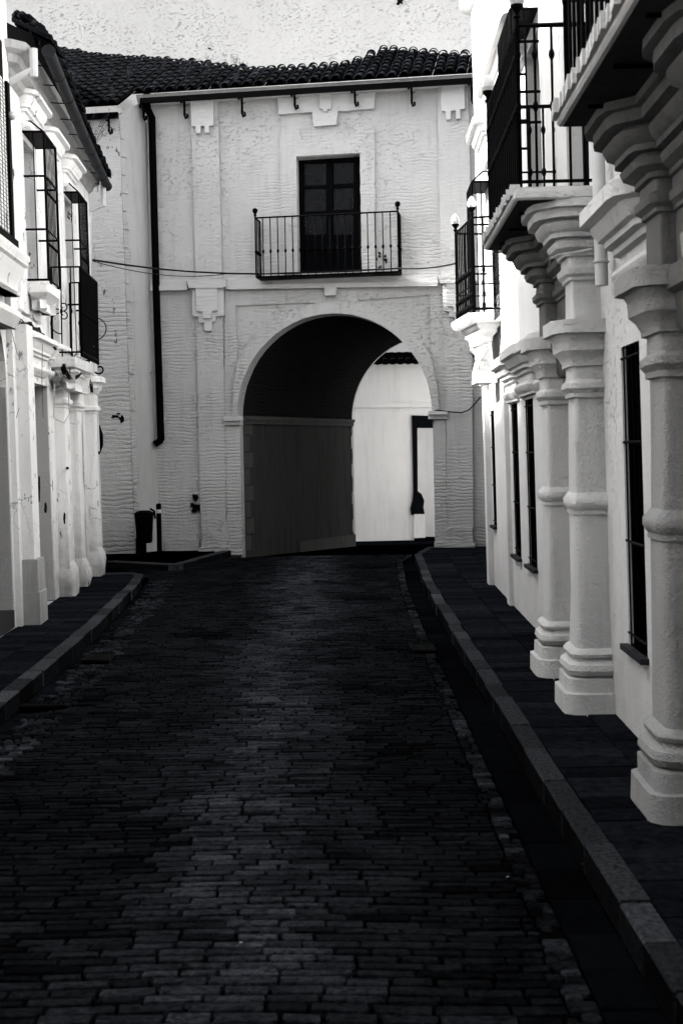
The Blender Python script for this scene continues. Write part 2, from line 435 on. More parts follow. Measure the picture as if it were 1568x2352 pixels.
kerb_run(s, [(-5.5, 22.2), (-4.0, 22.0), (-2.72, 21.05)], .2, .1, -1, 1.0, 1.4)
kerb_run(s, [(-2.70, 21.05), (-2.05, 23.9)], .14, .1, -1)
s.build('kerb', M['kerb'])['kind'] = 'structure'
# pavements: slabs laid across in long strips
def pavement(name, rows, zt):
    s = MB()
    for (y0, y1, xa, xb) in rows:
        cuts = [xa]
        while cuts[-1] < xb - .02: 
            nxt = cuts[-1] + .42
            cuts.append(xb if xb - nxt < .2 else nxt)
        for a, b in zip(cuts, cuts[1:]):
            stone(s, a + .004, b - .004, y0 + .007, y1 - .007, zt + rng.uniform(-.003, .003), zt - .04, .005, rng.choice((.7, .9, 1.0, 1.15, 1.5)) * rng.uniform(.85, 1.15))
    s.col = s.col
    o = s.build(name, M['flag'], fix=False); o['kind'] = 'structure'; return o
rows = []; y = 1.5
while y < 23.6:
    d = rng.choice((.2, .21, .22)); d = min(d, 23.6 - y) if 23.6 - y < .2 else d
    rows.append((y, y + d, kr(y + d / 2) + .125, 1.95 if y < 17 else 2.6)); y += d
pavement('pavement', rows, ZS - .006)
rows = []; y = 8.0
while y < 19.3:
    d = rng.choice((.2, .21, .22)); rows.append((y, y + d, -3.85, kl(y + d / 2) - .135)); y += d
pavement('pavement', rows, ZS - .006)
s = MB(); pts = [(-4.0, 22.45), (-3.0, 21.75), (-2.86, 21.6), (-2.3, 24.1), (-5, 24.6), (-5, 22.6)]
s.prism([(a, b, .09) for a, b in pts], [(a, b, -.03) for a, b in pts])
s.build('pavement', M['flag'])['kind'] = 'structure'
s = MB(); s.box((1.19, -8, -.03), (1.9, 1.5, ZS - .01)); s.box((-4.2, -8, -.03), (-2.6, 8.0, ZS - .01)); s.box((1.21, -8, -.04), (6, 24, ZS - .06)); s.box((-9, -8, -.04), (-2.9, 19.4, ZS - .06))
s.build('pavement', M['roadfar'])['kind'] = 'structure'

# ------------------------------------------------------------ gatehouse with the arch
gate = thing('gatehouse', (0, 24, 0), 'white limewashed gatehouse whose big round arch spans the end of the street', 'building')
def fs(x, y, o=0): return FAC.hit(x, y, o)
sl0, zsp = fs(549, 957); sr0, _ = fs(993, 950); sc0 = (sl0 + sr0) / 2; rr = (sr0 - sl0) / 2
zap = fs(777, 721)[1]; rise = zap - zsp
NA = 30
def arc(r_add=0, n=NA, z0=zsp):
    return [(sc0 - (rr + r_add) * math.cos(math.pi * i / n), z0 + (rise + r_add) * math.sin(math.pi * i / n)) for i in range(n + 1)]
ZTOP = 8.5
s_left = fs(362, 900)[0] - .1; s_right = 7.0
wob = lambda pts, a=.008: [(p + a * noise.noise(Vector((p * 9, z * 9, 1))), z + a * noise.noise(Vector((p * 9, z * 9, 5)))) for p, z in pts]
outl = [(s_left, -.1), (sl0, -.1)] + wob(arc()) + [(sr0, -.1), (s_right, -.1), (s_right, ZTOP), (s_left, ZTOP)]
door = [fs(680, 362), fs(826, 353), fs(831, 624), fs(684, 629)]
m = MB()
DR = .32
m.prism([FAC.pt(a, z, 0) for a, z in outl], [FAC.pt(a, z, -DR) for a, z in outl], [[FAC.pt(a, z, 0) for a, z in door]], [[FAC.pt(a, z, -DR) for a, z in door]])
m.build('front_wall', M['facade'], gate)
# barrel vault skewed to the right, its side walls and rear wall
T = Vector((2.07, 4.7, 0))
front = [FAC.pt(a, z, -DR) for a, z in arc()]
Tn = T - Vector((FAC.N.x, FAC.N.y, 0)) * 0
m = MB()
NV = 10
vs = []
for k in range(NV + 1):
    vs += [p + T * (k / NV) for p in front]
n1 = NA + 1; m.add(vs, [(k * n1 + i, k * n1 + i + 1, (k + 1) * n1 + i + 1, (k + 1) * n1 + i) for k in range(NV) for i in range(NA)])
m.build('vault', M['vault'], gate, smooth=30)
for sgn, sj in ((1, sl0), (-1, sr0)):
    m = MB(); a = FAC.pt(sj, 0, -DR); nn = Vector((T.y, -T.x, 0)).normalized() * sgn
    a = a; q0, q1 = a, a + T
    def W(p, z, t): return (p.x - nn.x * t, p.y - nn.y * t, z)
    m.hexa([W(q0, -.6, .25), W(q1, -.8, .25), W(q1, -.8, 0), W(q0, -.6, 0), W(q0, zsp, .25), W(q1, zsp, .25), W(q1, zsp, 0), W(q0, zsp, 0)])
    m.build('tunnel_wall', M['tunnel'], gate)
    m = MB()
    for z0, z1, t in ((zsp - .13, zsp - .05, .045), (zsp - .05, zsp + .02, .075)):
        m.hexa([W(q0, z0, 0.0), W(q1, z0, 0), W(q1, z0, -t), W(q0, z0, -t), W(q0, z1, 0), W(q1, z1, 0), W(q1, z1, -t), W(q0, z1, -t)])
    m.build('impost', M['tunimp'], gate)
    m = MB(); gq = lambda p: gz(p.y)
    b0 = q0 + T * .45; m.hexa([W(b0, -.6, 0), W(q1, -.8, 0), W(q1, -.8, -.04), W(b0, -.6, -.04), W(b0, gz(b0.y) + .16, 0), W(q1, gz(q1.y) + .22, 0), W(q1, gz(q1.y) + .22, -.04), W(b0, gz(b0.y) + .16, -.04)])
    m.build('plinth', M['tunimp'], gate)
m = MB(); a_ = FAC.pt(sl0, 0, -DR); tn = T.normalized(); nn = Vector((T.y, -T.x, 0)).normalized()
for k in range(8):
    z0 = .05 + k * .31; wd = .34 if k % 2 else .2
    p4 = [a_ + Vector((0, 0, z0)), a_ + tn * wd + Vector((0, 0, z0)), a_ + tn * wd + Vector((0, 0, z0 + .28)), a_ + Vector((0, 0, z0 + .28))]
    m.prism([p + nn * .02 for p in p4], [p - nn * .02 for p in p4])
m.build('quoin', M['tunimp'], gate)
m = MB(); e_ = a_ + T
for k in range(9):
    z0 = -.25 + k * .31; wd = .12 if k % 2 else .07
    p4 = [e_ - tn * wd + Vector((0, 0, z0)), e_ + Vector((0, 0, z0)), e_ + Vector((0, 0, z0 + .29)), e_ - tn * wd + Vector((0, 0, z0 + .29))]
    m.prism([p + nn * .03 for p in p4], [p - nn * .02 for p in p4])
m.build('quoin', M['smooth'], gate)
outb = [(s_left - 1, -.9), (sl0, -.9)] + arc() + [(sr0, -.9), (s_right, -.9), (s_right, ZTOP), (s_left - 1, ZTOP)]
m = MB(); m.prism([FAC.pt(a, z, -DR) + T for a, z in outb], [FAC.pt(a, z, -DR - .15) + T for a, z in outb])
m.box((-4.5, 24.9, 4.75), (5, 28.6, 8.2)); m.build('rear_wall', M['smooth'], gate)
# reliefs
def rel(pts, o1, name='relief', o0=-.01, mat='relief', jit=.006):
    o1 = o1 * 1.6; m = MB(); q = [FAC.hit(x, y, o1) for x, y in pts]; q2 = []
    for (a, z), (a2, z2) in zip(q, q[1:] + q[:1]):
        L = math.hypot(a2 - a, z2 - z); k = max(1, int(L / .16))
        for i in range(k):
            t = i / k; p_, z_ = a + (a2 - a) * t, z + (z2 - z) * t
            q2.append((p_ + jit * noise.noise(Vector((p_ * 6, z_ * 6, 2))) * 2, z_ + jit * noise.noise(Vector((p_ * 6, z_ * 6, 8))) * 2))
    m.pprism(FAC, q2, o0, o1, px=False)
    return m.build(name, M[mat], gate, bevel=.008)
rel([(437, 232), (500, 229), (507, 500), (510, 640), (449, 642), (443, 430)], .045, 'pilaster', mat='facade')
rel([(449, 668), (510, 668), (516, 960), (520, 1250), (462, 1252), (455, 950)], .045, 'pilaster', mat='facade')
rel([(1004, 189), (1074, 184), (1080, 430), (1083, 640), (1014, 642), (1008, 420)], .045, 'pilaster', mat='facade')
rel([(1014, 655), (1083, 653), (1084, 930), (1087, 1250), (1027, 1252), (1024, 960)], .045, 'pilaster', mat='facade')
rel([(437, 232), (490, 231), (491, 288), (480, 289), (480, 305), (470, 305), (470, 290), (461, 290), (461, 306), (449, 306), (448, 290), (439, 289)], .09, 'corbel_ornament')
rel([(1012, 190), (1066, 187), (1067, 250), (1056, 251), (1056, 272), (1046, 273), (1046, 253), (1034, 254), (1034, 274), (1023, 275), (1022, 255), (1013, 254)], .09, 'corbel_ornament')
rel([(429, 642), (519, 640), (519, 657), (512, 661), (433, 662)], .13, 'corbel_ornament')
rel([(441, 660), (513, 658), (514, 725), (495, 727), (495, 738), (486, 740), (486, 760), (468, 760), (468, 742), (456, 740), (456, 728), (442, 726)], .085, 'corbel_ornament')
rel([(449, 662), (499, 661), (499, 713), (486, 715), (486, 731), (466, 732), (465, 716), (450, 715)], .12, 'corbel_ornament')
rel([(1004, 632), (1094, 629), (1094, 645), (1088, 649), (1010, 651)], .13, 'corbel_ornament')
rel([(1016, 649), (1088, 647), (1089, 712), (1072, 714), (1072, 725), (1062, 727), (1062, 746), (1044, 747), (1043, 729), (1031, 727), (1031, 715), (1017, 714)], .085, 'corbel_ornament')
rel([(1024, 651), (1074, 650), (1075, 700), (1062, 702), (1062, 717), (1042, 718), (1041, 703), (1025, 702)], .12, 'corbel_ornament')
rel([(636, 222), (860, 211), (859, 249), (776, 255), (772, 286), (721, 290), (716, 257), (640, 262)], .05, 'lintel_ornament')
rel([(733, 217), (760, 215), (761, 250), (752, 251), (752, 256), (742, 257), (741, 251), (733, 251)], .08, 'lintel_ornament')
rel([(648, 296), (686, 294), (693, 322), (804, 318), (804, 285), (852, 283), (860, 300), (863, 628), (831, 628), (826, 351), (680, 359), (684, 630), (650, 630), (642, 318)], .022, 'door_surround', mat='facade')
rel([(743, 658), (772, 657), (771, 678), (745, 679)], .1, 'keystone')
# string course in two steps, broken at the corbels
for a, b in ((345, 430), (519, 1004)):
    rel([(a, 641 - (a - 430) * .0165), (b, 641 - (b - 430) * .0165), (b, 656 - (b - 430) * .0165), (a, 656 - (a - 430) * .0165)], .035, 'string_course')
    rel([(a, 655 - (a - 430) * .0165), (b, 655 - (b - 430) * .0165), (b, 666 - (b - 430) * .0165), (a, 666 - (a - 430) * .0165)], .085, 'string_course')
# raised face round the arch with two sunk spandrel panels
a_in = wob(arc(), .008)
def fl(pts): return [FAC.hit(x, y, .035) for x, y in pts]
outer = [fl([(516, 668)])[0], fl([(1024, 655)])[0], fl([(1026, 945)])[0]] + [(sr0, zsp)] + a_in[::-1] + [fl([(514, 957)])[0]]
outer = fl([(518, 668), (1022, 656), (1024, 946)]) + a_in[::-1] + fl([(515, 956)])
h1 = fl([(541, 702), (720, 695), (724, 699), (690, 706), (660, 719), (622, 741), (586, 770), (562, 801), (546, 829)])
h2 = fl([(818, 690), (986, 677), (989, 817), (969, 788), (945, 763), (912, 737), (880, 717), (850, 704)])
m = MB()
m.prism([FAC.pt(a, z, .035) for a, z in outer], [FAC.pt(a, z, -.01) for a, z in outer], [[FAC.pt(a, z, .035) for a, z in h] for h in (h1, h2)], [[FAC.pt(a, z, -.01) for a, z in h] for h in (h1, h2)])
m.build('arch_face', M['facade'], gate)
a1 = [(546, 829), (562, 801), (586, 770), (622, 741), (660, 719), (690, 706), (724, 698)]; a2 = [(818, 689), (850, 704), (880, 717), (912, 737), (945, 763), (969, 788), (989, 817)]
def fl2(pts): return [FAC.hit(x, y, .15) for x, y in pts]
ring = fl2([(534, 955), (536, 890)] + a1 + a2 + [(1004, 890), (1008, 946)]) + a_in[::-1]
m = MB(); m.pprism(FAC, ring, .03, .15, px=False); m.build('arch_ring', M['facade'], gate)
for xs_ in ((513, 554), (982, 1027)):
    rel([(xs_[0], 957), (xs_[1], 956), (xs_[1], 966), (xs_[0], 967)] if xs_[0] < 600 else [(xs_[0], 944), (xs_[1], 945), (xs_[1], 952), (xs_[0], 952)], .11, 'impost')
    rel([(xs_[0] + 2, 966), (xs_[1], 965), (xs_[1], 976), (xs_[0] + 2, 977)] if xs_[0] < 600 else [(xs_[0], 952), (xs_[1], 952), (xs_[1], 962), (xs_[0], 962)], .07, 'impost')
rel([(516, 977), (551, 976), (556, 1252), (522, 1253)], .03, 'jamb', mat='facade')
rel([(996, 962), (1023, 962), (1027, 1250), (998, 1250)], .03, 'jamb', mat='facade')
# rough base stones
for pts, o in (([(457, 1257), (527, 1256), (528, 1276), (457, 1276)], .16), ([(464, 1228), (524, 1226), (526, 1257), (463, 1258)], .11), ([(524, 1230), (557, 1229), (558, 1275), (527, 1276)], .09),
               ([(1017, 1250), (1090, 1250), (1092, 1271), (1017, 1272)], .16), ([(1023, 1212), (1084, 1211), (1087, 1251), (1022, 1251)], .11), ([(996, 1245), (1020, 1245), (1020, 1272), (997, 1272)], .09),
               ([(462, 1190), (519, 1189), (521, 1226), (463, 1227)], .075), ([(380, 1240), (456, 1238), (457, 1277), (380, 1279)], .05)):
    rel(pts, o, 'base_stone', mat='facade', jit=.025)
# bare patches where the limewash has fallen off
def blob(P, x, y, rx, ry, par, o=.006, name='bare_patch', mat='soot', seed=0, n=22, o0=-.01):
    m = MB(); pts = []
    for i in range(n):
        a = 2 * math.pi * i / n; k = 1 + .9 * noise.noise(Vector((math.cos(a) * 1.6, math.sin(a) * 1.6, seed * 3.7)))
        pts.append((x + rx * k * math.cos(a), y + ry * k * math.sin(a)))
    m.pprism(P, pts, o0, o); return m.build(name, M[mat], par)
for x, y, rx, ry, sd_ in ((447, 1143, 6, 9, 1), (452, 1168, 11, 11, 2), (441, 1160, 4, 5, 3)):
    blob(FAC, x, y, rx, ry, gate, seed=sd_, o=.052)
for x, y, rx, ry, sd_ in ((849, 563, 7, 24, 4), (866, 590, 9, 22, 5), (838, 575, 5, 30, 11), (672, 590, 6, 16, 6), (880, 578, 4, 12, 7), (300, 0, 0, 0, 0)):
    if rx:
        for q in range(7):
            blob(FAC, x + rng.uniform(-8, 8), y + rng.uniform(-18, 26), rng.uniform(1.2, 2.6), rng.uniform(1.5, 4), gate, seed=sd_ + q * .37, n=9, o=.026)
# balcony door
bd = MB(); zc = lambda x, y, o: FAC.pt(*FAC.hit(x, y, o), o)
def fquad(m, x0, y0, x1, y1, o0, o1): m.pprism(FAC, [(x0, y0), (x1, y0 - (x1 - x0) * .06), (x1, y1 - (x1 - x0) * .03), (x0, y1)], o0, o1)
o_ = -.22
m = MB(); fquad(m, 676, 352, 836, 640, -.36, -.30); dr = m.build('balcony_door', M['wood'], gate)
m = MB()
for a, b in ((684, 698), (750, 764), (814, 832)): fquad(m, a, 358, b, 632, -.30, -.24)
for yy, h in ((362, 14), (428, 6), (488, 7), (560, 14), (618, 8)): fquad(m, 684, yy, 832, yy + h, -.30, -.25)
m.build('door_frame', M['wood'], dr)
for (xa, xb) in ((699, 749), (766, 812)):
    for ya, yb in ((374, 426), (434, 486), (495, 540)):
        m = MB(); fquad(m, xa, ya, xb, yb, -.30, -.285); m.build('pane', M['glass'], dr)
# balcony
def rail_points(p, q, n): return [p + (q - p) * (i / n) for i in range(n + 1)]
BO = .42; zb = FAC.hit(760, 628, BO)[1]
sA, sB = FAC.hit(588, 600, BO)[0], FAC.hit(915, 600, BO)[0]
m = MB()
m.prism([FAC.pt(a, zb, o) for a, o in ((sA, 0), (sA, BO), (sB, BO), (sB, 0))], [FAC.pt(a, zb - .035, o) for a, o in ((sA, 0), (sA, BO), (sB, BO), (sB, 0))])
blc = m.build('balcony', M['iron'], gate)
def railing(corners, zb, zt, par, n_per_m=7.5, top_w=.02, knots=(.42,), mat='iron', bw=.0085, midrails=(), posts=True):
    m = MB()
    for a, b in zip(corners, corners[1:]):
        a3, b3 = Vector((a[0], a[1], 0)), Vector((b[0], b[1], 0)); L = (b3 - a3).length; n = max(2, round(L * n_per_m))
        Z = lambda z: Vector((0, 0, z))
        for zz, ww in [(zt, top_w), (zb + .04, .012)] + [(zb + (zt - zb) * f, .009) for f in midrails]:
            m.tube([a3 + Z(zz), b3 + Z(zz)], ww, 6)
        for i in range(n + 1):
            p = a3 + (b3 - a3) * (i / n); w_ = .016 if i in (0, n) and posts else bw
            m.tube([p + Z(zb - .02), p + Z(zt)], w_, 6)
            for kf in knots:
                zk = zb + (zt - zb) * kf
                m.lathe((p.x, p.y, zk), [(bw, -.035), (bw * 1.9, -.015), (bw * 2.1, 0), (bw * 1.9, .015), (bw, .035)], 6)
    return m.build('railing', M[mat], par)
ztp = FAC.hit(750, 493, BO)[1]
cs = [FAC.pt(sA, 0, .02), FAC.pt(sA, 0, BO), FAC.pt(sB, 0, BO), FAC.pt(sB, 0, .02)]
railing([(c.x, c.y) for c in cs], zb, ztp, blc, 7.2, .016, knots=(.42,), bw=.011)
for c in cs[1:3]:
    m = MB(); m.lathe((c.x, c.y, ztp), [(.012, -.02), (.018, .03), (.03, .05), (.018, .07), (.04, .1), (.052, .13), (.04, .165), (.01, .18)], 12); m.build('finial', M['iron'], blc, smooth=40)
m = MB(); 
for k in range(2):
    m.tube([FAC.pt(sA + .05 + k * .2, ztp - .06 * k, BO), FAC.pt(sA + .05 + k * .2, zb, BO)], .006, 5)
# left wing
wc = at(310, 1283, 0); wf = Vector((FAC.pt(s_left + .1, 0).x, FAC.pt(s_left + .1, 0).y, 0))
WNG = Plane((wc.x, wc.y), (5, -.75), (-.75, -5))
w_l = -3.2
def wlean(z): return -.016 * z
m = MB()
zt_w = 8.05
P0 = lambda a, z, o=0: WNG.pt(a + wlean(z), z, o)
fx = [P0(w_l, -.1), P0(0, -.1), P0(0, zt_w), P0(w_l, zt_w)]
nseg = 30
front_pts = [P0(w_l, -.1)] + [P0(.02 * noise.noise(Vector((0, 0, i * 1.9))), -.1 + (zt_w + .1) * i / nseg) for i in range(nseg + 1)] + [P0(w_l, zt_w)]
back_pts = [p + Vector((.0, .3, 0)) for p in front_pts]
m.prism(front_pts, back_pts); m.build('wing_wall', M['wing'], gate)
def slant(z0, z1): pass
m = MB()
rfar = lambda z: FAC.pt(s_left + .12 + wlean(z) * 1.2, z, -.05)
zs_ = [-.1, 2, 4, 6, 8.05]
vsA = []
for z in zs_:
    a = P0(-.015, z); b = rfar(z); vsA += [a + Vector((0, .02, 0)), b + Vector((0, 0, .0))]
m.add(vsA, [(2 * i, 2 * i + 1, 2 * i + 3, 2 * i + 2) for i in range(len(zs_) - 1)])
a, b = P0(-.015, 8.05), rfar(8.05)
m.add([a, b, b + Vector((0, 0, .45)), a + Vector((0, 0, .02))], [(0, 1, 2, 3)])
m.build('wing_side', M['smooth'], gate)
m = MB()                                   # toothed brick corner on the return
for k in range(24):
    z0 = .05 + k * .33; wd = .10 if k % 2 else .17
    d = (rfar(z0) - P0(0, z0)).normalized(); nn = Vector((d.y, -d.x, 0)) * 1
    if nn.x < 0: nn = -nn
    q = P0(0, z0 + .16) + nn * .001
    p4 = [P0(.0, z0) , P0(.0, z0) + d * wd, P0(.0, z0 + .31) + d * wd, P0(.0, z0 + .31)]
    m.prism([p + nn * .018 + Vector((0, .01, 0)) for p in p4], [p - nn * .02 + Vector((0, .01, 0)) for p in p4])
m.build('quoin', M['facade'], gate)
# roof: two slopes in one plane, barrel tiles
PITCH = math.tan(R(27))
EO = .32; EZ = 8.52
top_px = [(60, 100), (130, 108), (180, 116), (240, 124), (300, 128), (400, 135), (480, 142), (560, 153), (640, 152), (700, 150), (760, 146), (815, 134), (862, 116), (875, 106), (960, 110), (1050, 118), (1110, 123), (1300, 138)]
def topy(x): return lerp_table(top_px, x)
rf = MB(); bed = MB()
def rp(a, t, up=0): # t = horizontal distance in from the main eave
    return FAC.pt(a, EZ + t * PITCH + up, EO - t)
wing_s = FAC.U.dot(Vector((P0(0, 8).x, P0(0, 8).y)) - FAC.O)
wing_t = -(FAC.N.dot(Vector((P0(0, 8).x, P0(0, 8).y)) - FAC.O)) 
a = -4.6; colw = .205; tmax = 0
while a < 6.2:
    t0 = 0 if a > wing_s + .12 else wing_t - .14
    ln = 3.6
    te = t0 + ln
    t = t0
    while t < t0 + 6:
        p = rp(a, t, .07); x, y = proj(p)
        if y < topy(x): break
        t += .03
    te = t + rng.uniform(-.03, .03); tmax = max(tmax, te)
    q = t0 - .03 + rng.uniform(-.04, .03)
    while q < te:
        e = min(q + .38, te + .05); jx = rng.uniform(-.012, .012); lift = rng.uniform(0, .012); n = 7; tone = rng.choice((.4, .7, 1.0, 1.5, 2.2)) * rng.uniform(.8, 1.2) * (3 if rng.random() < .015 else 1)
        rows_ = []
        for tt, r_, up in ((q, .092, .035 + lift), (q + .005, .088, .03 + lift), (e, .074, .0)):
            rows_.append([rp(a + jx + r_ * math.cos(math.pi * i / n), tt, up + r_ * math.sin(math.pi * i / n) * .95) for i in range(n + 1)])
        inner = [rp(a + jx + .075 * math.cos(math.pi * i / n), q + .004, .03 + lift + .072 * math.sin(math.pi * i / n)) for i in range(n + 1)]
        b0 = rf.add(inner + rows_[0] + rows_[1] + rows_[2], [])
        for rI in range(3):
            for i in range(n): rf.f.append((b0 + rI * (n + 1) + i, b0 + rI * (n + 1) + i + 1, b0 + (rI + 1) * (n + 1) + i + 1, b0 + (rI + 1) * (n + 1) + i)); rf.col.append(tone)
        q += .3
    # channel between the covers
    c0 = rp(a + colw / 2, t0 - .02, 0); 
    bed.add([rp(a - colw / 2, t0 - .02, 0), rp(a + colw / 2, t0 - .02, 0), rp(a + colw / 2, te, 0), rp(a - colw / 2, te, 0)], [(0, 1, 2, 3)])
    a += colw * rng.uniform(.97, 1.03)
roof = rf.build('roof', M['tile'], gate, fix=False, label='dark barrel tiles with weeds')
for p in roof.data.polygons: p.use_smooth = True
bed.build('tile_bed', M['mortar'], roof, fix=False)
# verge, corbel band and gutters
m = MB(); 
m.prism([FAC.pt(a, z, o) for a, z, o in ((wing_s + .2, ZTOP - .14, .12), (6.5, ZTOP - .14, .12), (6.5, ZTOP + .02, .26), (wing_s + .2, ZTOP + .02, .26))],
        [FAC.pt(a, z, o) for a, z, o in ((wing_s + .2, ZTOP - .14, 0), (6.5, ZTOP - .14, 0), (6.5, ZTOP + .02, 0), (wing_s + .2, ZTOP + .02, 0))])
m.build('eave_band', M['relief'], gate)
m = MB(); m.prism([P0(w_l, zt_w + .01, -.05), P0(.0, zt_w + .01, -.05), P0(.0, zt_w + .01, .1), P0(w_l, zt_w + .01, .1)], [P0(w_l, zt_w - .05, -.05), P0(0, zt_w - .05, -.05), P0(0, zt_w - .05, .1), P0(w_l, zt_w - .05, .1)])
m.build('eave_band', M['relief'], gate)
m = MB()
m.prism([FAC.pt(a, z, .36) for a, z in ((wing_s + .3, 8.34), (5.5, 8.34), (5.5, 8.43), (wing_s + .3, 8.43))], [FAC.pt(a, z, .27) for a, z in ((wing_s + .3, 8.34), (5.5, 8.34), (5.5, 8.43), (wing_s + .3, 8.43))])
m.prism([P0(a, z, .26) for a, z in ((w_l, 7.95), (.05, 7.95), (.05, 8.05), (w_l, 8.05))], [P0(a, z, .17) for a, z in ((w_l, 7.95), (.05, 7.95), (.05, 8.05), (w_l, 8.05))])
m.build('gutter_pipe', M['pipe'], gate)
def fpath(pts, o): 
    return [FAC.pt(*FAC.hit(x, y, o), o) for x, y in pts]
m = MB(); m.tube(fpath([(337, 215), (339, 250), (349, 270), (352, 400), (360, 700), (370, 1012)], .12), .068, 8); m.tube(fpath([(371, 1000), (369, 1012), (356, 1020)], .12), .066, 8)
m.build('downpipe', M['pipe'], gate)
m = MB(); m.tube(fpath([(1110, 178), (1108, 210), (1112, 222), (1113, 420)], .2), .055, 8); m.build('downpipe', M['pipe'], gate)
for (x, y0, y1) in ((420, 225, 272), (552, 217, 268), (673, 210, 251), (811, 202, 244), (941, 193, 244), (1079, 184, 238), (326, 236, 276)):
    m = MB(); h = y1 - y0; o = .17
    pts = [(x - 3, y0 + 12), (x - 4, y0 + 4), (x, y0), (x + 3, y0 + 5), (x + 4, y0 + h * .5), (x + 4, y1 - 8), (x + 7, y1), (x + 11, y1 - 3), (x + 10, y1 - 10)]
    m.tube(fpath(pts, o), .023, 6); m.tube(fpath([(x + 3, y0 + h * .45), (x + 12, y0 + h * .35)], o - .02), .008, 5)
    m.tube([FAC.pt(*FAC.hit(x + 4, y0 + h * .7, o), o), FAC.pt(*FAC.hit(x + 4, y0 + h * .7, o), -.02)], .01, 5)
    m.build('hook', M['iron'], gate)
m = MB(); o = .2
wp_ = lambda x, y: WNG.pt(*WNG.hit(x, y, o), o)
m.tube([wp_(x, y) for x, y in ((246, 278), (244, 268), (248, 264), (250, 270), (251, 300), (254, 308), (258, 305), (257, 297))], .023, 6)
m.tube([wp_(251, 290), WNG.pt(*WNG.hit(251, 290, o), -.02)], .01, 5); m.build('hook', M['iron'], gate)
# bare spots on the wing
for x, y, rx, ry, k in ((264, 957, 9, 4, 3), (280, 963, 5, 6, 4), (272, 950, 4, 2, 9)):
    blob(WNG, x, y, rx, ry, gate, seed=k)

# ------------------------------------------------------------ tall rendered wall behind the roof
tall = thing('tall_building', (0, 27.5, 0), 'tall blank rough-rendered wall rising behind the dark tiled roof', 'building')
TO = EO - tmax - .05
m = MB(); q = [(-9, 4.9), (9, 4.9), (9, 14.5), (-9, 14.5)]
m.prism([FAC.pt(a, z, TO) for a, z in q], [FAC.pt(a, z, TO - 1.2) for a, z in q]); m.build('wall', M['tall'], tall)
TPL = Plane(FAC.O, FAC.U, FAC.N)
for x, y, rx, ry, k in ((480, 111, 4, 2, 1), (918, 4, 7, 9, 2), (235, 130, 5, 2, 5), (960, 133, 2, 2, 6)):
    blob(TPL, x, y, rx, ry, tall, o=TO + .004, seed=k, name='putlog_hole', o0=TO - .02)

# ------------------------------------------------------------ buildings beyond the arch
FW = Plane((0, 36.2), (5, .25), (.25, -5))
far = thing('far_house', (0, 36.2, -.6), 'bright low white house seen through the arch with a dark tiled eave', 'building')
m = MB(); eav = FW.hit(900, 836)[1]; x0s, x1s = FW.hit(946, 1000)[0], 5.0
zl = FW.hit(960, 955)[1]
q = [(-8, -1.2), (x0s, -1.2), (x0s, zl), (x1s, zl), (x1s, eav), (-8, eav)]
m.prism([FW.pt(a, z) for a, z in q], [FW.pt(a, z, -.35) for a, z in q]); m.build('wall', M['farwall'], far)
m = MB(); q = [FW.hit(780, 918), FW.hit(1010, 925), FW.hit(1010, 935), FW.hit(780, 930)]; q[0] = (-8, q[0][1]); q[3] = (-8, q[3][1])
m.prism([FW.pt(a, z, .035) for a, z in q], [FW.pt(a, z, 0) for a, z in q]); m.build('string_course', M['farwall'], far)
m = MB(); q = [(-8, eav), (5, eav), (5, eav + .3), (-8, eav + .3)]
for k in range(62):
    a = -8 + k * .21; m.tube([FW.pt(a, eav + .04, .34), FW.pt(a, eav + .26, -.1)], .1, 6)
m.prism([FW.pt(a, z, .3) for a, z in q], [FW.pt(a, z, -.5) for a, z in q]); m.build('roof', M['tile'], far)
m = MB(); m.pprism(FW, [(946, 954), (1010, 956), (1010, 983), (958, 983), (959, 1128), (968, 1135), (974, 1150), (972, 1165), (975, 1182), (944, 1183), (942, 1168), (947, 1150), (949, 1130)], -.1, .06)
m.build('door_surround', M['soot'], far, label='black broken surround of a doorway beside bright wall')
m = MB(); m.pprism(FW, [(942, 1182), (951, 1182), (951, 1236), (942, 1237)], -.1, .02); m.pprism(FW, [(951, 1181), (976, 1181), (976, 1235), (951, 1236)], -.1, .1)
m.build('pier', M['farwall'], far)
m = MB(); q = [(-8, eav - .1), (8, eav - .1), (8, eav + 3.5), (-8, eav + 3.5)]
m.prism([FW.pt(a, z, -1.4) for a, z in q], [FW.pt(a, z, -1.7) for a, z in q])
q = [(x0s - .3, -1.2), (6, -1.2), (6, 4), (x0s - .3, 4)]; m.prism([FW.pt(a, z, -1.3) for a, z in q], [FW.pt(a, z, -1.5) for a, z in q]); m.build('rear_wall', M['farwall'], far)
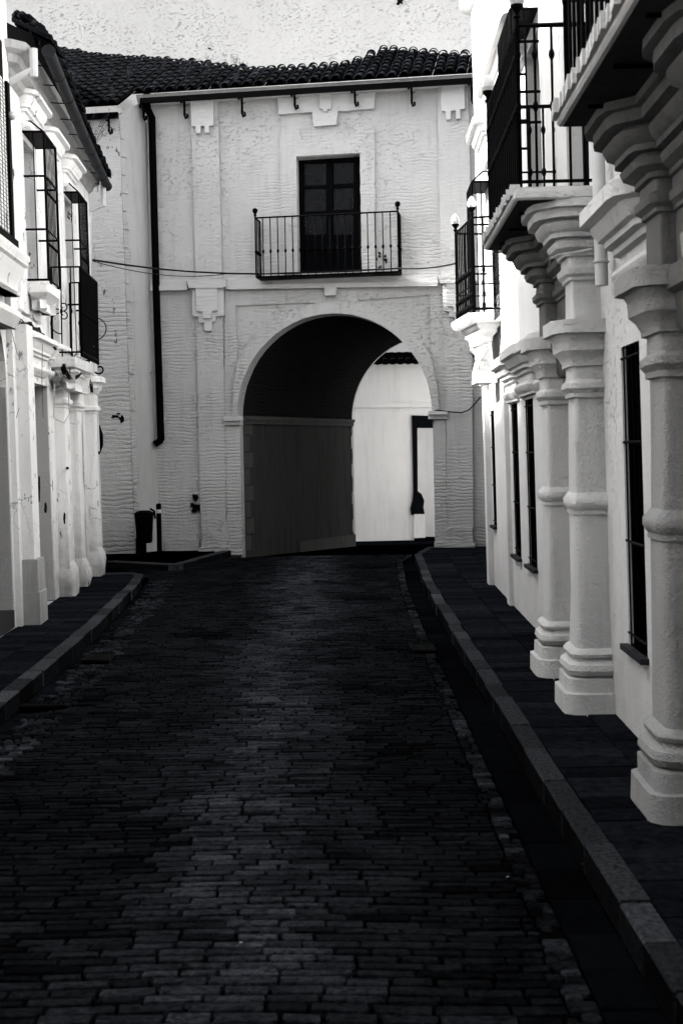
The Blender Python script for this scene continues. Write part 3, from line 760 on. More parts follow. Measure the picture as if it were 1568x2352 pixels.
# ------------------------------------------------------------ right-hand houses
def wall_sheet(P, outline, holes, th, mat, par, name='wall'):
    m = MB(); m.prism([P.pt(a, z, 0) for a, z in outline], [P.pt(a, z, -th) for a, z in outline],
                      [[P.pt(a, z, 0) for a, z in h] for h in holes], [[P.pt(a, z, -th) for a, z in h] for h in holes])
    return m.build(name, mat, par)
def rect(a0, a1, z0, z1): return [(a0, z0), (a1, z0), (a1, z1), (a0, z1)]
def arect(a0, a1, z0, z1, n=10):
    c, r = (a0 + a1) / 2, (a1 - a0) / 2
    return [(a0, z0), (a1, z0)] + [(c + r * math.cos(math.pi * i / n), z1 - r + r * math.sin(math.pi * i / n)) for i in range(n + 1)]
def pane(P, a0, a1, z0, z1, th, par, mat='hole', bars=True, name='window'):
    m = MB(); m.prism([P.pt(a, z, -th + .06) for a, z in rect(a0 - .02, a1 + .02, z0 - .02, z1 + .02)], [P.pt(a, z, -th - .02) for a, z in rect(a0 - .02, a1 + .02, z0 - .02, z1 + .02)])
    o = m.build(name, M[mat], par)
    if bars:
        m = MB(); c = (a0 + a1) / 2
        for a in (a0 + .03, c, a1 - .03): m.prism([P.pt(q, z, -th + .1) for q, z in rect(a - .03, a + .03, z0, z1)], [P.pt(q, z, -th + .06) for q, z in rect(a - .03, a + .03, z0, z1)])
        for k in range(4):
            z = z0 + .04 + (z1 - z0 - .08) * k / 3; m.prism([P.pt(q, zz, -th + .095) for q, zz in rect(a0, a1, z - .025, z + .025)], [P.pt(q, zz, -th + .06) for q, zz in rect(a0, a1, z - .025, z + .025)])
        m.build('window_frame', M['wood'], o)
    return o
def cage(P, a0, a1, z0, z1, out, par, nb=8, bands=(.0, .33, .66, 1.0), bw=.008, name='window_grille', mesh=None, blob_mid=False):
    """projecting wrought iron window grille"""
    m = MB(); C = [(a0, 0.0), (a0, out), (a1, out), (a1, 0.0)]
    for f in bands:
        z = z0 + (z1 - z0) * f
        for (pa, po), (qa, qo) in zip(C, C[1:]): m.tube([P.pt(pa, z, po), P.pt(qa, z, qo)], .013, 4)
    for i in range(nb + 1):
        a = a0 + (a1 - a0) * i / nb; m.tube([P.pt(a, z0, out), P.pt(a, z1, out)], bw if 0 < i < nb else .014, 5)
        for f in (.25, .6):
            z = z0 + (z1 - z0) * f; q = P.pt(a, z, out); m.lathe((q.x, q.y, q.z), [(bw, -.02), (bw * 2, 0), (bw, .02)], 5)
    for a in (a0, a1):
        m.tube([P.pt(a, z0, out * .5), P.pt(a, z1, out * .5)], bw, 5)
        m.tube([P.pt(a, z0, 0.0), P.pt(a, z0, out)], .012, 4)
        m.tube([P.pt(a, z1, out), P.pt(a, z1 + .12, out * .4), P.pt(a, z1 + .12, 0)], .01, 4)
    m.prism([P.pt(a, z1 + .004, o) for a, o in C], [P.pt(a, z1 - .006, o) for a, o in C])
    return m.build(name, M['iron'], par)
def planw(P, a0, a1, o0, o1, r=.015):                 # plan rectangle on a wall, CCW in world xy
    q = [P.pt(a, 0, o) for a, o in ((a0, o0), (a1, o0), (a1, o1), (a0, o1))]
    pts = [(p.x, p.y) for p in q]
    ar = sum(pts[i][0] * pts[(i + 1) % 4][1] - pts[(i + 1) % 4][0] * pts[i][1] for i in range(4))
    if ar < 0: pts = pts[::-1]
    if r <= 0: return pts
    out = []
    for i in range(4):
        p = Vector(pts[i]); a = Vector(pts[i - 1]); b = Vector(pts[(i + 1) % 4])
        d0 = (a - p).normalized(); d1 = (b - p).normalized()
        for t in (0, .33, .67, 1.0):
            A = p + d0 * r * (1 - t); B = p + d1 * r * t
            out.append(tuple(p + d0 * r * (1 - t) ** 2 + d1 * r * t ** 2))
    return out
def shear_of(P): return (P.N.x * P.k, P.N.y * P.k)
def hood(P, a0, a1, ztop, prof, par, name='window_hood', mat='right', jit=0):
    m = MB(); m.sweep(planw(P, a0, a1, -.12, .02, .004), [(o, ztop - dz) for o, dz in prof][::-1], jit, shear_of(P))
    return m.build(name, M[mat], par, smooth=35)
HOOD = [(.0, -.01), (.2, 0), (.22, .015), (.22, .075), (.17, .085), (.165, .105), (.13, .15), (.1, .16), (.1, .18), (.06, .19), (.06, .21), (.02, .215), (.02, .3), (.06, .305), (.07, .33), (.055, .37), (.02, .4), (.02, .42), (0, .43)]
LOW = [(.115, .10), (.11, .25), (.078, .255), (.074, .345), (.03, .352), (.062, .366), (.08, .4), (.072, .437), (.035, .46), (.03, .474), (.05, .484), (.056, .505), (.038, .527), (.012, .54), (.0, .9), (0, 1.43), (.014, 1.436), (.014, 1.465), (.02, 1.47), (.038, 1.5), (.036, 1.535), (.01, 1.565), (-.003, 1.58), (-.008, 1.9), (-.012, 2.215), (.01, 2.22), (.01, 2.25), (.016, 2.255), (.036, 2.28), (.032, 2.315), (.002, 2.34), (0, 2.425), (.02, 2.43), (.02, 2.455), (.045, 2.5), (.078, 2.53), (.08, 2.6), (.1, 2.635), (.14, 2.64), (.145, 2.73), (-.02, 2.745)]
UPP = [(-.01, 2.73), (-.01, 3.0), (.012, 3.005), (.012, 3.025), (.04, 3.045), (.046, 3.08), (.016, 3.11), (.014, 3.16), (.04, 3.165), (.04, 3.19), (.095, 3.215), (.11, 3.25), (.085, 3.275), (.135, 3.28), (.135, 3.31), (.175, 3.33), (.195, 3.37), (.17, 3.39), (.24, 3.395), (.24, 3.45), (.28, 3.455), (.28, 3.505)]
def portal(par, y0, m1, m2, pr=.22):
    """one stepped pilaster of two orders standing against the wall"""
    m = MB(); P = RIGHT
    for a0, a1, o0, o1, dz, k in ((y0, y0 + .36, .03, pr, 0, 1.0), (y0 + .035, y0 + .45, -.06, .11, 0, .75)):
        for lo, hi, rr_ in ((0, 5, .006), (4, 33, .05), (32, 99, .008)):
            m.sweep(planw(P, a0, a1, o0 - .1 if k == 1 else o0, o1, rr_ if k == 1 else .006), [(o * k, z) for o, z in LOW][lo:hi], .009)
    c = m.build('column', M[m1], par, smooth=38)
    m = MB()
    for a0, a1, o0, o1, k in ((y0 + .01, y0 + .35, -.05, pr, 1.0), (y0 + .045, y0 + .44, -.06, .11, .85)):
        m.sweep(planw(P, a0, a1, o0, o1, .03 if k == 1 else .008), [(o * k, z) for o, z in UPP], .007)
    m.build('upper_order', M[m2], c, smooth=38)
    return c
def slab(par, P, a0, a1, out, z0, th=.085):
    m = MB(); m.sweep(planw(P, a0, a1, -.05, out, .01), [(0, z0), (.012, z0 + .012), (.012, z0 + th * .6), (-.01, z0 + th * .65), (-.012, z0 + th)], .008)
    return m.build('balcony', M['right'], par)
def side_rail(bal, P, a0, a1, out, zb, h, **kw):
    c = [P.pt(a0, 0, 0.02), P.pt(a0, 0, out), P.pt(a1, 0, out), P.pt(a1, 0, .02)]
    r = railing([(p.x, p.y) for p in c], zb, zb + h, bal, **kw)
    return c
def finial(par, p, z, glass=True, k=1.0):
    m = MB(); m.lathe((p.x, p.y, z), [(.012 * k, -.02), (.012 * k, .03), (.026 * k, .04), (.012 * k, .06), (.02 * k, .08), (.035 * k, .1), (.036 * k, .12)], 12); m.build('finial', M['iron'], par, smooth=40)
    m = MB(); m.lathe((p.x, p.y, z), [(.034 * k, .12), (.044 * k, .15), (.042 * k, .18), (.028 * k, .22), (.006 * k, .25)], 8); m.build('finial', M['crystal' if glass else 'iron'], par)

Y_AB = 8.32           # joint between the two right-hand houses
rA = thing('town_house', (1.8, 4, 0), 'nearest white house on the right, its pillar cut by the picture edge', 'house')
rB = thing('town_house', (1.8, 12, 0), 'long white house on the right with paired plaster columns under an iron balcony', 'house')
wA = rect(7.56, 8.1, .66, 2.5); wA2 = rect(5.05, 6.0, .12, 2.45)
wall_sheet(RIGHT, rect(-9, Y_AB, 0, 10), [wA, rect(5.12, 6.0, .14, 2.4), rect(4.95, 6.15, 3.62, 5.6), rect(6.9, 7.7, 4.0, 5.6)], .22, M['right'], rA)
Rw = lambda x, y, o=0: RIGHT.hit(x, y, o)
wn = [(Rw(1218, 913)[0] - .0, Rw(1203, 913)[0])]
wb0, wb1 = 12.45, 13.1; wc0, wc1 = 13.75, 14.35; we0, we1 = 16.3, 16.75
hB = [rect(9.12, 9.95, .14, 2.45), rect(wb0, wb1, .72, 2.36), rect(wc0, wc1, .72, 2.36), rect(we0, we1, .9, 2.36), rect(10.95, 11.6, .7, 2.36),
      rect(9.1, 10.0, 3.62, 5.6), rect(11.4, 12.3, 3.9, 5.55), rect(15.2, 16.0, 3.7, 5.4)]
wall_sheet(RIGHT, rect(Y_AB + .004, 17.1, 0, 7.9), hB, .22, M['right'], rB)
m = MB(); e = RIGHT.pt(17.1, 0, 0)
m.prism([RIGHT.pt(17.1, 0, -.001), RIGHT.pt(17.1, 0, -5), RIGHT.pt(17.1, 7.9, -5), RIGHT.pt(17.1, 7.9, -.001)], [RIGHT.pt(17.0, 0, -.23), RIGHT.pt(17.0, 0, -5), RIGHT.pt(17.0, 7.9, -5), RIGHT.pt(17.0, 7.9, -.23)])
m.build('end_wall', M['right'], rB)
for P_, par, lst in ((RIGHT, rA, [wA, rect(5.12, 6.0, .14, 2.4), rect(4.95, 6.15, 3.62, 5.6), rect(6.9, 7.7, 4.0, 5.6)]), (RIGHT, rB, hB)):
    for h in lst: pane(P_, h[0][0], h[1][0], h[0][1], h[2][1], .09 if .5 < h[0][1] < 1 else .22, par, 'hole', bars=not .5 < h[0][1] < 1)
# sills, pale window boards
for par, a0, a1, z in ((rA, 7.52, 8.14, .66), (rB, wb0 - .04, wb1 + .04, .72), (rB, wc0 - .04, wc1 + .04, .72), (rB, we0, we1, .9), (rB, 10.9, 11.65, .7)):
    m = MB(); m.prism([RIGHT.pt(a, z, .05) for a, z in rect(a0, a1, z - .035, z)], [RIGHT.pt(a, z, -.15) for a, z in rect(a0, a1, z - .035, z)]); m.build('sill', M['gutter'], par)
for par, h in ((rA, wA), (rB, hB[1]), (rB, hB[2]), (rB, hB[3]), (rB, hB[4])):       # flush grilles
    a0, a1, z0, z1 = h[0][0], h[1][0], h[0][1], h[2][1]; m = MB(); n = max(4, int((a1 - a0) / .11))
    for i in range(n + 1):
        a = a0 + .02 + (a1 - a0 - .04) * i / n; m.tube([RIGHT.pt(a, z0, -.012), RIGHT.pt(a, z1, -.012)], .006, 5)
    for f in (.04, .35, .68, .96): m.tube([RIGHT.pt(a0, z0 + (z1 - z0) * f, .0), RIGHT.pt(a1, z0 + (z1 - z0) * f, .0)], .009, 4)
    m.build('window_grille', M['iron'], par)
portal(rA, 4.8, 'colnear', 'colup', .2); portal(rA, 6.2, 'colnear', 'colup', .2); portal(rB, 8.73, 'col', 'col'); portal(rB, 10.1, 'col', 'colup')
# entablature between the two columns of each portal, then balconies
BZ = 3.5; BOUT = .61
for par, a0, a1, first in ((rA, 4.4, 6.55, 1), (rB, 8.47, 10.62, 0)):
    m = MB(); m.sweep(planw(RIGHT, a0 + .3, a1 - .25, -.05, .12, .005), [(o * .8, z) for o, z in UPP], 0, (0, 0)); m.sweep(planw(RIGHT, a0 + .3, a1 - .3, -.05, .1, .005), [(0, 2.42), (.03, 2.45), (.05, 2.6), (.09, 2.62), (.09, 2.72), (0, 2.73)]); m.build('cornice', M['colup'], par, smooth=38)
    b = slab(par, RIGHT, a0, a1, BOUT, BZ)
    m = MB(); q = a0
    while q < a1:
        e = min(a1, q + rng.uniform(.07, .12)); oo = rng.uniform(0, .02)
        m.prism([RIGHT.pt(a_, BZ + .1, o) for a_, o in ((q, BOUT - .06), (q, BOUT + .0 + oo), (e, BOUT + oo - .01), (e, BOUT - .06))], [RIGHT.pt(a_, BZ + .03, o) for a_, o in ((q, BOUT - .06), (q, BOUT + .0 + oo), (e, BOUT + oo - .01), (e, BOUT - .06))]); q = e
    m.build('slab_edge', M['right'], b)
    c = side_rail(b, RIGHT, a0 + .05, a1 - .05, BOUT - .04, BZ + .085, 1.06, n_per_m=8.5, top_w=.016, midrails=(.5,), knots=(.5, .82), bw=.0095)
    for q in c[1:3]: finial(b, q, BZ + 1.16, True, 1.2)
    m = MB(); m.sweep(planw(RIGHT, a0 + .02, a1 - .02, -.05, BOUT - .02, .0), [(0, BZ - .006), (0, BZ + .004)]); m.build('soffit', M['soffit'], b)  # thin dark sheet standing for shade on the slab underside
    m = MB()                                # iron brackets let into the soffit
    for f in (.2, .5, .8): m.tube([RIGHT.pt(a0 + (a1 - a0) * f, BZ - .012, .1), RIGHT.pt(a0 + (a1 - a0) * f, BZ - .012, BOUT - .1)], .012, 4)
    m.build('bracket', M['iron'], b)
# hood over the near window
hd = [(.0, -.01), (.24, 0), (.26, .015), (.26, .1), (.2, .115), (.19, .14), (.155, .19), (.12, .2), (.12, .235), (.07, .245), (.07, .28), (.03, .29), (.03, .36), (.07, .37), (.085, .4), (.07, .44), (.03, .47), (.03, .49), (0, .5)]
hood(RIGHT, 6.95, 7.8, 3.3, hd, rA)
for a0, a1, zt_, pr in ((12.2, 13.25, 2.86, .8), (13.55, 14.5, 2.84, .7), (10.75, 11.8, 2.84, .8), (9.0, 10.1, 6.3, .7), (12.2, 14.9, 6.0, .85), (15.6, 16.5, 5.85, .8)):
    hood(RIGHT, a0, a1, zt_, [(o * pr, d * .95) for o, d in hd], rB, jit=.012)
m = MB(); m.prism([RIGHT.pt(a, z, .07) for a, z in ((16.85, 0.1), (17.12, .1), (17.12, 7.9), (16.85, 7.9))], [RIGHT.pt(a, z, -.05) for a, z in ((16.85, 0.1), (17.12, .1), (17.12, 7.9), (16.85, 7.9))])
m.sweep(planw(RIGHT, 16.85, 17.12, -.05, .07, .004), [(.01, 2.68), (.05, 2.7), (.05, 2.74), (.02, 2.78), (.02, 2.95), (.07, 3.0), (.1, 3.05), (.1, 3.1), (.16, 3.16), (.16, 3.26), (0, 3.27)])
m.build('corner_pilaster', M['right'], rB)
m = MB(); m.prism([RIGHT.pt(a, z, .05) for a, z in rect(14.6, 14.85, .1, 2.9)], [RIGHT.pt(a, z, -.05) for a, z in rect(14.6, 14.85, .1, 2.9)]); m.build('corner_pilaster', M['right'], rB)
m = MB(); m.sweep(planw(RIGHT, 8.4, 17.2, -.05, .02, .004), [(0, 7.5), (.08, 7.52), (.1, 7.6), (.24, 7.66), (.26, 7.8), (.24, 7.95)]); m.build('eave_cornice', M['right'], rB)
# window cages of the upper floor
cage(RIGHT, 11.35, 12.35, 3.8, 5.7, .24, rB, 9, bands=(0, .16, .48, .62, .85, 1), bw=.01)
cage(RIGHT, 16.0, 16.7, 3.6, 5.15, .22, rB, 6)
# mesh screen
m = MB(); a0, a1 = 13.9, 14.5
for i in range(13): m.tube([RIGHT.pt(a0, 3.3 + i * .06, .02 + i * .0), RIGHT.pt(a0, 3.3 + i * .06, .14)], .004, 3); m.tube([RIGHT.pt(a0, 3.3 + i * .06, .14), RIGHT.pt(a1, 3.3 + i * .06, .14)], .004, 3)
for i in range(9): m.tube([RIGHT.pt(a0 + (a1 - a0) * i / 8, 3.3, .14), RIGHT.pt(a0 + (a1 - a0) * i / 8, 4.05, .14)], .004, 3)
for i in range(3): m.tube([RIGHT.pt(a0, 3.3, .02 + .06 * i), RIGHT.pt(a0, 4.05, .02 + .06 * i)], .004, 3)
m.prism([RIGHT.pt(a, 4.05, o) for a, o in ((a0, 0), (a0, .14), (a1, .14), (a1, 0))], [RIGHT.pt(a, 4.09, o) for a, o in ((a0, 0), (a0, .1), (a1, .1), (a1, 0))])
m.build('mesh_screen', M['iron'], rB)
# far balcony, turned a little to the street, on a deep curved corbel
B3 = Plane((1.57, 15.2), (-.092, 1.1), (-1.1, -.092)); Lb = 1.12
m = MB(); pl = [B3.pt(0, 0, .03), B3.pt(Lb, 0, .03), Vector((1.95, 16.5, 0)), Vector((1.95, 15.1, 0))]; pl = [(p.x, p.y) for p in pl]
ar = sum(pl[i][0] * pl[(i + 1) % 4][1] - pl[(i + 1) % 4][0] * pl[i][1] for i in range(4))
if ar < 0: pl = pl[::-1]
m.sweep(pl, [(.0, 3.35), (.02, 3.37), (.04, 3.4), (.04, 3.46)], .008)
b3 = m.build('balcony', M['right'], rB)
m = MB(); m.sweep(pl, [(-.34, 2.66), (-.33, 2.8), (-.29, 2.93), (-.22, 3.05), (-.2, 3.08), (-.2, 3.12), (-.16, 3.14), (-.15, 3.2), (-.11, 3.24), (-.11, 3.28), (-.07, 3.32), (-.07, 3.35)]); m.build('corbel', M['right'], b3, smooth=35)
cc = [Vector((1.93, 15.12, 0)), B3.pt(0, 0, 0), B3.pt(Lb, 0, 0), Vector((1.93, 16.4, 0))]
railing([(p.x, p.y) for p in cc], 3.46, 4.57, b3, 8.5, .014, knots=(.08, .2, .45), midrails=(.3,), bw=.0095)
for q in cc[1:3]: finial(b3, q, 4.57, True, 1.25)
# downpipe on the joint, cut off at an angle
dp = MB(); dp.tube([RIGHT.pt(8.22, 2.90, .085), RIGHT.pt(8.22, 6.4, .085)], .042, 12); 
for z in (3.05, 3.95, 4.9): dp.lathe(tuple(RIGHT.pt(8.22, z, .085)), [(.044, -.01), (.052, -.006), (.052, .006), (.044, .01)], 12)
dpo = dp.build('downpipe', M['palepipe'], rA, smooth=40)
# dark openings beyond the right-hand house
CPH = rect(3.6, 5.6, 3.3, 4.05)
rC = thing('corner_house', (2.4, 20, 0), 'narrow shaded white house behind the right-hand corner with a black downpipe', 'house')
CP = Plane((2.35, 17.1), (.05, 1), (-1, .05))
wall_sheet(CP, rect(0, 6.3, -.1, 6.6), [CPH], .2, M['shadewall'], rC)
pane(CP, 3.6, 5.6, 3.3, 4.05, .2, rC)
m = MB(); pA = at(1119, 1100, 1.55); X0 = ray(1118, 1000)[0] * 18.2
m.tube([Vector((2.09, 18.2, 1.62)), Vector((2.05, 18.2, 1.75)), Vector((2.05, 18.2, 6.2))], .045, 8); m.build('downpipe', M['pipe'], rC)

# ------------------------------------------------------------ left-hand houses
lA = thing('white_house', (-3.4, 8, 0), 'nearest white house on the left edge with a latticed window box and arched doorway', 'house')
lB = thing('white_house', (-3.6, 17, 0), 'old white house on the left with a sagging tile eave and worn pilaster feet', 'house')
Y_L = 14.0; Y_E = 20.4
L = LEFT
lx = lambda x, y, o=0: L.hit(x, y, o)
d0 = arect(12.1, 13.63, .12, 3.42)
wall_sheet(L, rect(-9, Y_L, 0, 9.5), [d0, rect(12.2, 13.1, 4.05, 6.0)], .42, M['left'], lA)
pane(L, 12.1, 13.63, .12, 3.42, .42, lA, 'hole', name='door'); pane(L, 12.2, 13.1, 4.05, 6.0, .42, lA)
m = MB(); m.prism([L.pt(a, z, .0) for a, z in rect(12.1, 13.62, .12, .3)], [L.pt(a, z, -.3) for a, z in rect(12.1, 13.62, .12, .3)]); m.build('door_step', M['gutter'], lA)
m = MB(); m.prism([L.pt(a, z, .06) for a, z in rect(13.69, Y_L, .1, 9.5)], [L.pt(a, z, -.02) for a, z in rect(13.69, Y_L, .1, 9.5)]); m.build('pilaster', M['left'], lA)
WZ0, WZ1 = 3.95, 5.55
w1 = (15.05, 15.75); w2 = (16.45, 17.15); w3 = (17.95, 18.6)
g_ = [(15.0, 16.1), (17.0, 17.4), (18.15, 18.95)]
hL = [rect(w1[0], w1[1], 3.9, 5.55), rect(w2[0], w2[1], 3.2, 5.45), rect(w3[0], w3[1], 3.9, 5.45)] + [rect(a, b, .12, 2.75) for a, b in g_]
wall_sheet(L, rect(Y_L + .004, Y_E, 0, 6.4), hL, .3, M['left2'], lB)
for h in hL: pane(L, h[0][0], h[1][0], h[0][1], h[2][1], .3, lB, 'reveal' if h[0][1] < 1 else 'glass', bars=h[0][1] > 1, name='window' if h[0][1] > 1 else 'door')
m = MB(); m.prism([L.pt(Y_E + .002, z, o) for z, o in ((0, 0), (0, -4), (6.4, -4), (6.4, 0))], [L.pt(Y_E - .2, z, o) for z, o in ((0, -.3), (0, -4), (6.4, -4), (6.4, -.3))]); m.build('end_wall', M['left2'], lB)
def jamb(par, a, z0, z1, th):
    m = MB(); m.prism([L.pt(q, z, -.012) for q, z in rect(a - .012, a + .002, z0, z1)], [L.pt(q, z, -th) for q, z in rect(a - .012, a + .002, z0, z1)])
    return m.build('jamb_shade', M['reveal'], par)  # thin grey lining that paints shade onto the far jamb
for a, b in g_: jamb(lB, b, .12, 2.75, .25)
jamb(lA, 13.63, .3, 2.62, .36)
# giant pilasters with capitals and worn feet
feet = [(13.8, 14.2, .23, 'marble'), (16.5, 16.9, .18, 'w'), (17.65, 18.0, .17, 'w'), (19.15, 19.5, .18, 'w')]
CAP = [(0, 2.5), (.015, 2.505), (.015, 2.53), (.05, 2.56), (.05, 2.6), (.02, 2.63), (.02, 2.78), (.04, 2.79), (.05, 2.83), (.085, 2.87), (.085, 2.9), (.1, 2.93), (.15, 2.96), (.15, 3.04), (0, 3.05)]
for a0, a1, o1, kind in feet:
    if kind == 'marble':
        m = MB(); m.sweep(planw(L, a0 + .05, a1, -.05, o1 - .045, .01), [(0, .8), (0, 3.3)], .002, shear_of(L)); pp = m.build('pilaster', M['left'], lB)
        m = MB(); m.sweep(planw(L, a0, a1 + .02, -.05, o1 - .02, .004), [(.014, .1), (.0, .8), (-.03, .805)]); m.sweep(planw(L, a0 - .01, a1 + .03, -.05, o1, .004), [(.004, .1), (.0, .455), (-.008, .462)]); m.build('plinth', M['marble'], pp)
        m = MB(); m.prism([L.pt(a, z, .12) for a, z in rect(a1, a1 + .3, .1, 3.3)], [L.pt(a, z, -.02) for a, z in rect(a1, a1 + .3, .1, 3.3)]); m.build('pilaster', M['left2'], lB)
    else:
        m = MB(); m.sweep(planw(L, a0, a1, -.05, o1 - .05, .012), [(.0, .1)] + [(0, .1 + .3 * i) for i in range(1, 9)] + CAP, .02, (shear_of(L)[0], 0)); pp = m.build('pilaster', M['left2'], lB, smooth=38)
        m = MB(); m.sweep(planw(L, a0 - .03, a1 + .02, -.05, o1 + .0, .05), [(.0, .1), (.01, .25), (.0, .36), (-.01, .45), (-.04, .52), (-.06, .56)], .05); m.build('plinth', M['left2'], pp, smooth=60)
# window hoods
HL = [(.0, -.01), (.17, 0), (.19, .02), (.19, .06), (.13, .07), (.12, .12), (.085, .16), (.085, .19), (.05, .2), (.05, .23), (.01, .235), (.01, .33), (.05, .335), (.06, .37), (.045, .4), (.01, .42), (0, .44)]
for a0, a1, zt_ in ((15.0, 15.85, 6.08), (16.4, 17.2, 6.0), (17.9, 18.7, 6.0), (13.05, 13.9, 7.0)):
    hood(L, a0, a1, zt_, HL, lB, mat='left')
for a0, a1 in ((14.65, 15.85), (16.2, 17.1), (17.45, 18.4)):
    hood(L, a0, a1, 3.28, [(o * .9, d) for o, d in HL], lB, mat='left', name='door_hood')
for a0, a1, z0 in ((15.0, 15.8, 3.9),):
    m = MB(); m.sweep(planw(L, a0, a1, -.05, .16, .01), [(-.12, z0 - .32), (-.08, z0 - .3), (-.09, z0 - .2), (-.03, z0 - .16), (.02, z0 - .12), (.03, z0 - .02), (0, z0)]); m.build('sill', M['left'], lB, smooth=35)
# grilles
cage(L, 15.0, 15.82, 3.92, 5.62, .24, lB, 9, bands=(0, .34, .7, 1), bw=.006)
cage(L, 17.9, 18.66, 3.3, 5.5, .2, lB, 9, bands=(0, .3, .7, 1), bw=.006)
# latticed window box of the near house
m = MB(); a0, a1, z0, z1, o = 11.6, 13.55, 4.12, 5.72, .16
m.prism([L.pt(a, z, .18) for a, z in rect(13.3, 13.42, z0 - .1, z1)], [L.pt(a, z, .0) for a, z in rect(13.3, 13.42, z0 - .1, z1)])
m.prism([L.pt(a, z, .2) for a, z in rect(a0, 13.5, z0 - .14, z0)], [L.pt(a, z, .0) for a, z in rect(a0, 13.5, z0 - .14, z0)])
m.prism([L.pt(a, z, .14) for a, z in rect(a0, 13.3, z1, z1 + .4)], [L.pt(a, z, .0) for a, z in rect(a0, 13.3, z1, z1 + .4)])
ae = L.hit(27, 450, o)[0]
m2 = MB(); k_ = int((z1 - z0) / .042)
for i in range(k_): m2.tube([L.pt(a0, z0 + i * .042, o), L.pt(ae, z0 + i * .042, o)], .0035, 4)
for i in range(14): m2.tube([L.pt(ae - i * .14, z0, o + .004), L.pt(ae - i * .14, z1, o + .004)], .0035, 4)
wbx = m.build('window_grille', M['iron'], lA)
m2.build('lattice', M['iron'], wbx)
m = MB(); m.prism([L.pt(a, z, .15) for a, z in rect(a0, ae + .01, z0, z1)], [L.pt(a, z, .08) for a, z in rect(a0, ae + .01, z0, z1)]); m.build('blind', M['left'], wbx)
m = MB(); q = L.pt(13.36, 5.38, .2); m.lathe((q.x, q.y, q.z), [(.005, -.045), (.03, -.035), (.045, 0), (.03, .035), (.005, .045)], 12); m.build('finial', M['crystal'], wbx, smooth=60)
m = MB(); m.sweep(planw(L, a0, 13.62, -.05, .16, .01), [(-.1, 3.55), (-.05, 3.6), (-.05, 3.7), (.0, 3.78), (.02, 3.85), (.05, 3.87), (.05, 3.9), (.07, 3.93), (.07, 3.97)]); m.build('sill', M['left'], lA, smooth=35)
m = MB(); m.sweep(planw(L, a0, 13.45, -.05, .14, .01), [(-.06, 3.2), (.02, 3.32), (.02, 3.38)]); m.build('canopy', M['left'], lA)
# balcony with scrollwork
bz = 3.12
m = MB(); m.sweep(planw(L, 16.2, 17.75, -.05, .28, .01), [(-.26, 2.72), (-.22, 2.74), (-.22, 2.8), (-.14, 2.86), (-.12, 2.92), (-.08, 2.93), (-.08, 2.97), (0, 3.0), (.02, 3.05), (.02, 3.12)], .01); bl = m.build('balcony', M['left2'], lB, smooth=35)
c = [L.pt(16.25, 0, .0), L.pt(16.25, 0, .36), L.pt(17.75, 0, .36), L.pt(17.75, 0, .0)]
railing([(p.x, p.y) for p in c], bz + .02, bz + 1.12, bl, 9.5, .012, knots=(.5,), bw=.009)
m = MB()
def curl(m, cx, cz, r0, r1, t0, t1, A, r=.008, n=16):
    pts = []
    for i in range(n + 1):
        t = t0 + (t1 - t0) * i / n; rr_ = r0 + (r1 - r0) * i / n
        pts.append(A(cx + rr_ * math.cos(t), cz + rr_ * math.sin(t)))
    m.tube(pts, r, 5)
Aside = lambda o, z: L.pt(16.24, z, o)
for cz, sg in ((bz + .72, 1), (bz + .42, -1)):
    curl(m, .17, cz, .13, .13, math.pi * .5 * sg, math.pi * 1.45 * sg, Aside); curl(m, .2, cz - .09 * sg, .06, .015, -math.pi * .5 * sg, math.pi * 1.5 * sg, Aside)
Afr = lambda a, z: L.pt(a, z, .375)
m.build('scrollwork', M['iron'], bl); m = MB()
for cx in (16.6, 17.1, 17.55): curl(m, cx, bz + .5, .2, .04, 0, 9, Afr)
m.build('scrollwork', M['iron'], bl); m = MB()
Aend = lambda o, z: L.pt(17.76, z, o)
curl(m, .38, bz + .5, .16, .14, -1.5, 1.5, Aend); m.build('scrollwork', M['iron'], bl); m = MB(); curl(m, .42, bz - .06, .07, .03, -2.6, 2.2, Aend, .012)
m.build('scrollwork', M['iron'], bl)
# eaves: corbelled soffit, clay gutter, ragged tile edge
m = MB(); m.sweep(planw(L, Y_L + .1, Y_E + .05, -.05, .0, .004), [(0, 5.98), (.06, 6.02), (.08, 6.08), (.16, 6.12), (.18, 6.2), (.26, 6.24), (.28, 6.32)], .01, shear_of(L)); m.build('eave_cornice', M['reveal'], lB)
m = MB(); gp0 = L.pt(13.9, 6.12, .38); gp1 = L.pt(19.9, 6.02, .36)
gp0 = Vector((ray(112, 118)[0] * 14.15, 14.15, H + ray(112, 118)[1] * 14.15)); gp1 = Vector((ray(247, 428)[0] * 20.6, 20.6, H + ray(247, 428)[1] * 20.6))
m.tube([gp0 + (gp1 - gp0) * (i / 8) + Vector((0, 0, -.05 * math.sin(math.pi * i / 8))) for i in range(9)], .068, 12)
for i in range(9):
    p = gp0 + (gp1 - gp0) * (i / 8) + Vector((0, 0, -.05 * math.sin(math.pi * i / 8)))
    d = (gp1 - gp0).normalized(); m.tube([p - d * .012, p + d * .012], .076, 12)
gt = m.build('eave_gutter', M['gutter'], lB, smooth=40)
m = MB()
for i in range(9):
    p = gp0 + (gp1 - gp0) * ((i + .5) / 9); m.tube([p + Vector((.0, 0, -.05)), p + Vector((-.45, 0, -.01))], .007, 4)
m.build('gutter_strap', M['iron'], gt)
m = MB(); p = gp0 + Vector((-.02, .0, -.02)); m.tube([p + Vector((-.12, -.1, .02)), p + Vector((-.12, -.1, -.28))], .045, 8); m.tube([p + Vector((-.12, -.1, -.2)), p + Vector((-.4, -.1, -.34))], .04, 8); m.build('downpipe', M['palepipe'], gt)
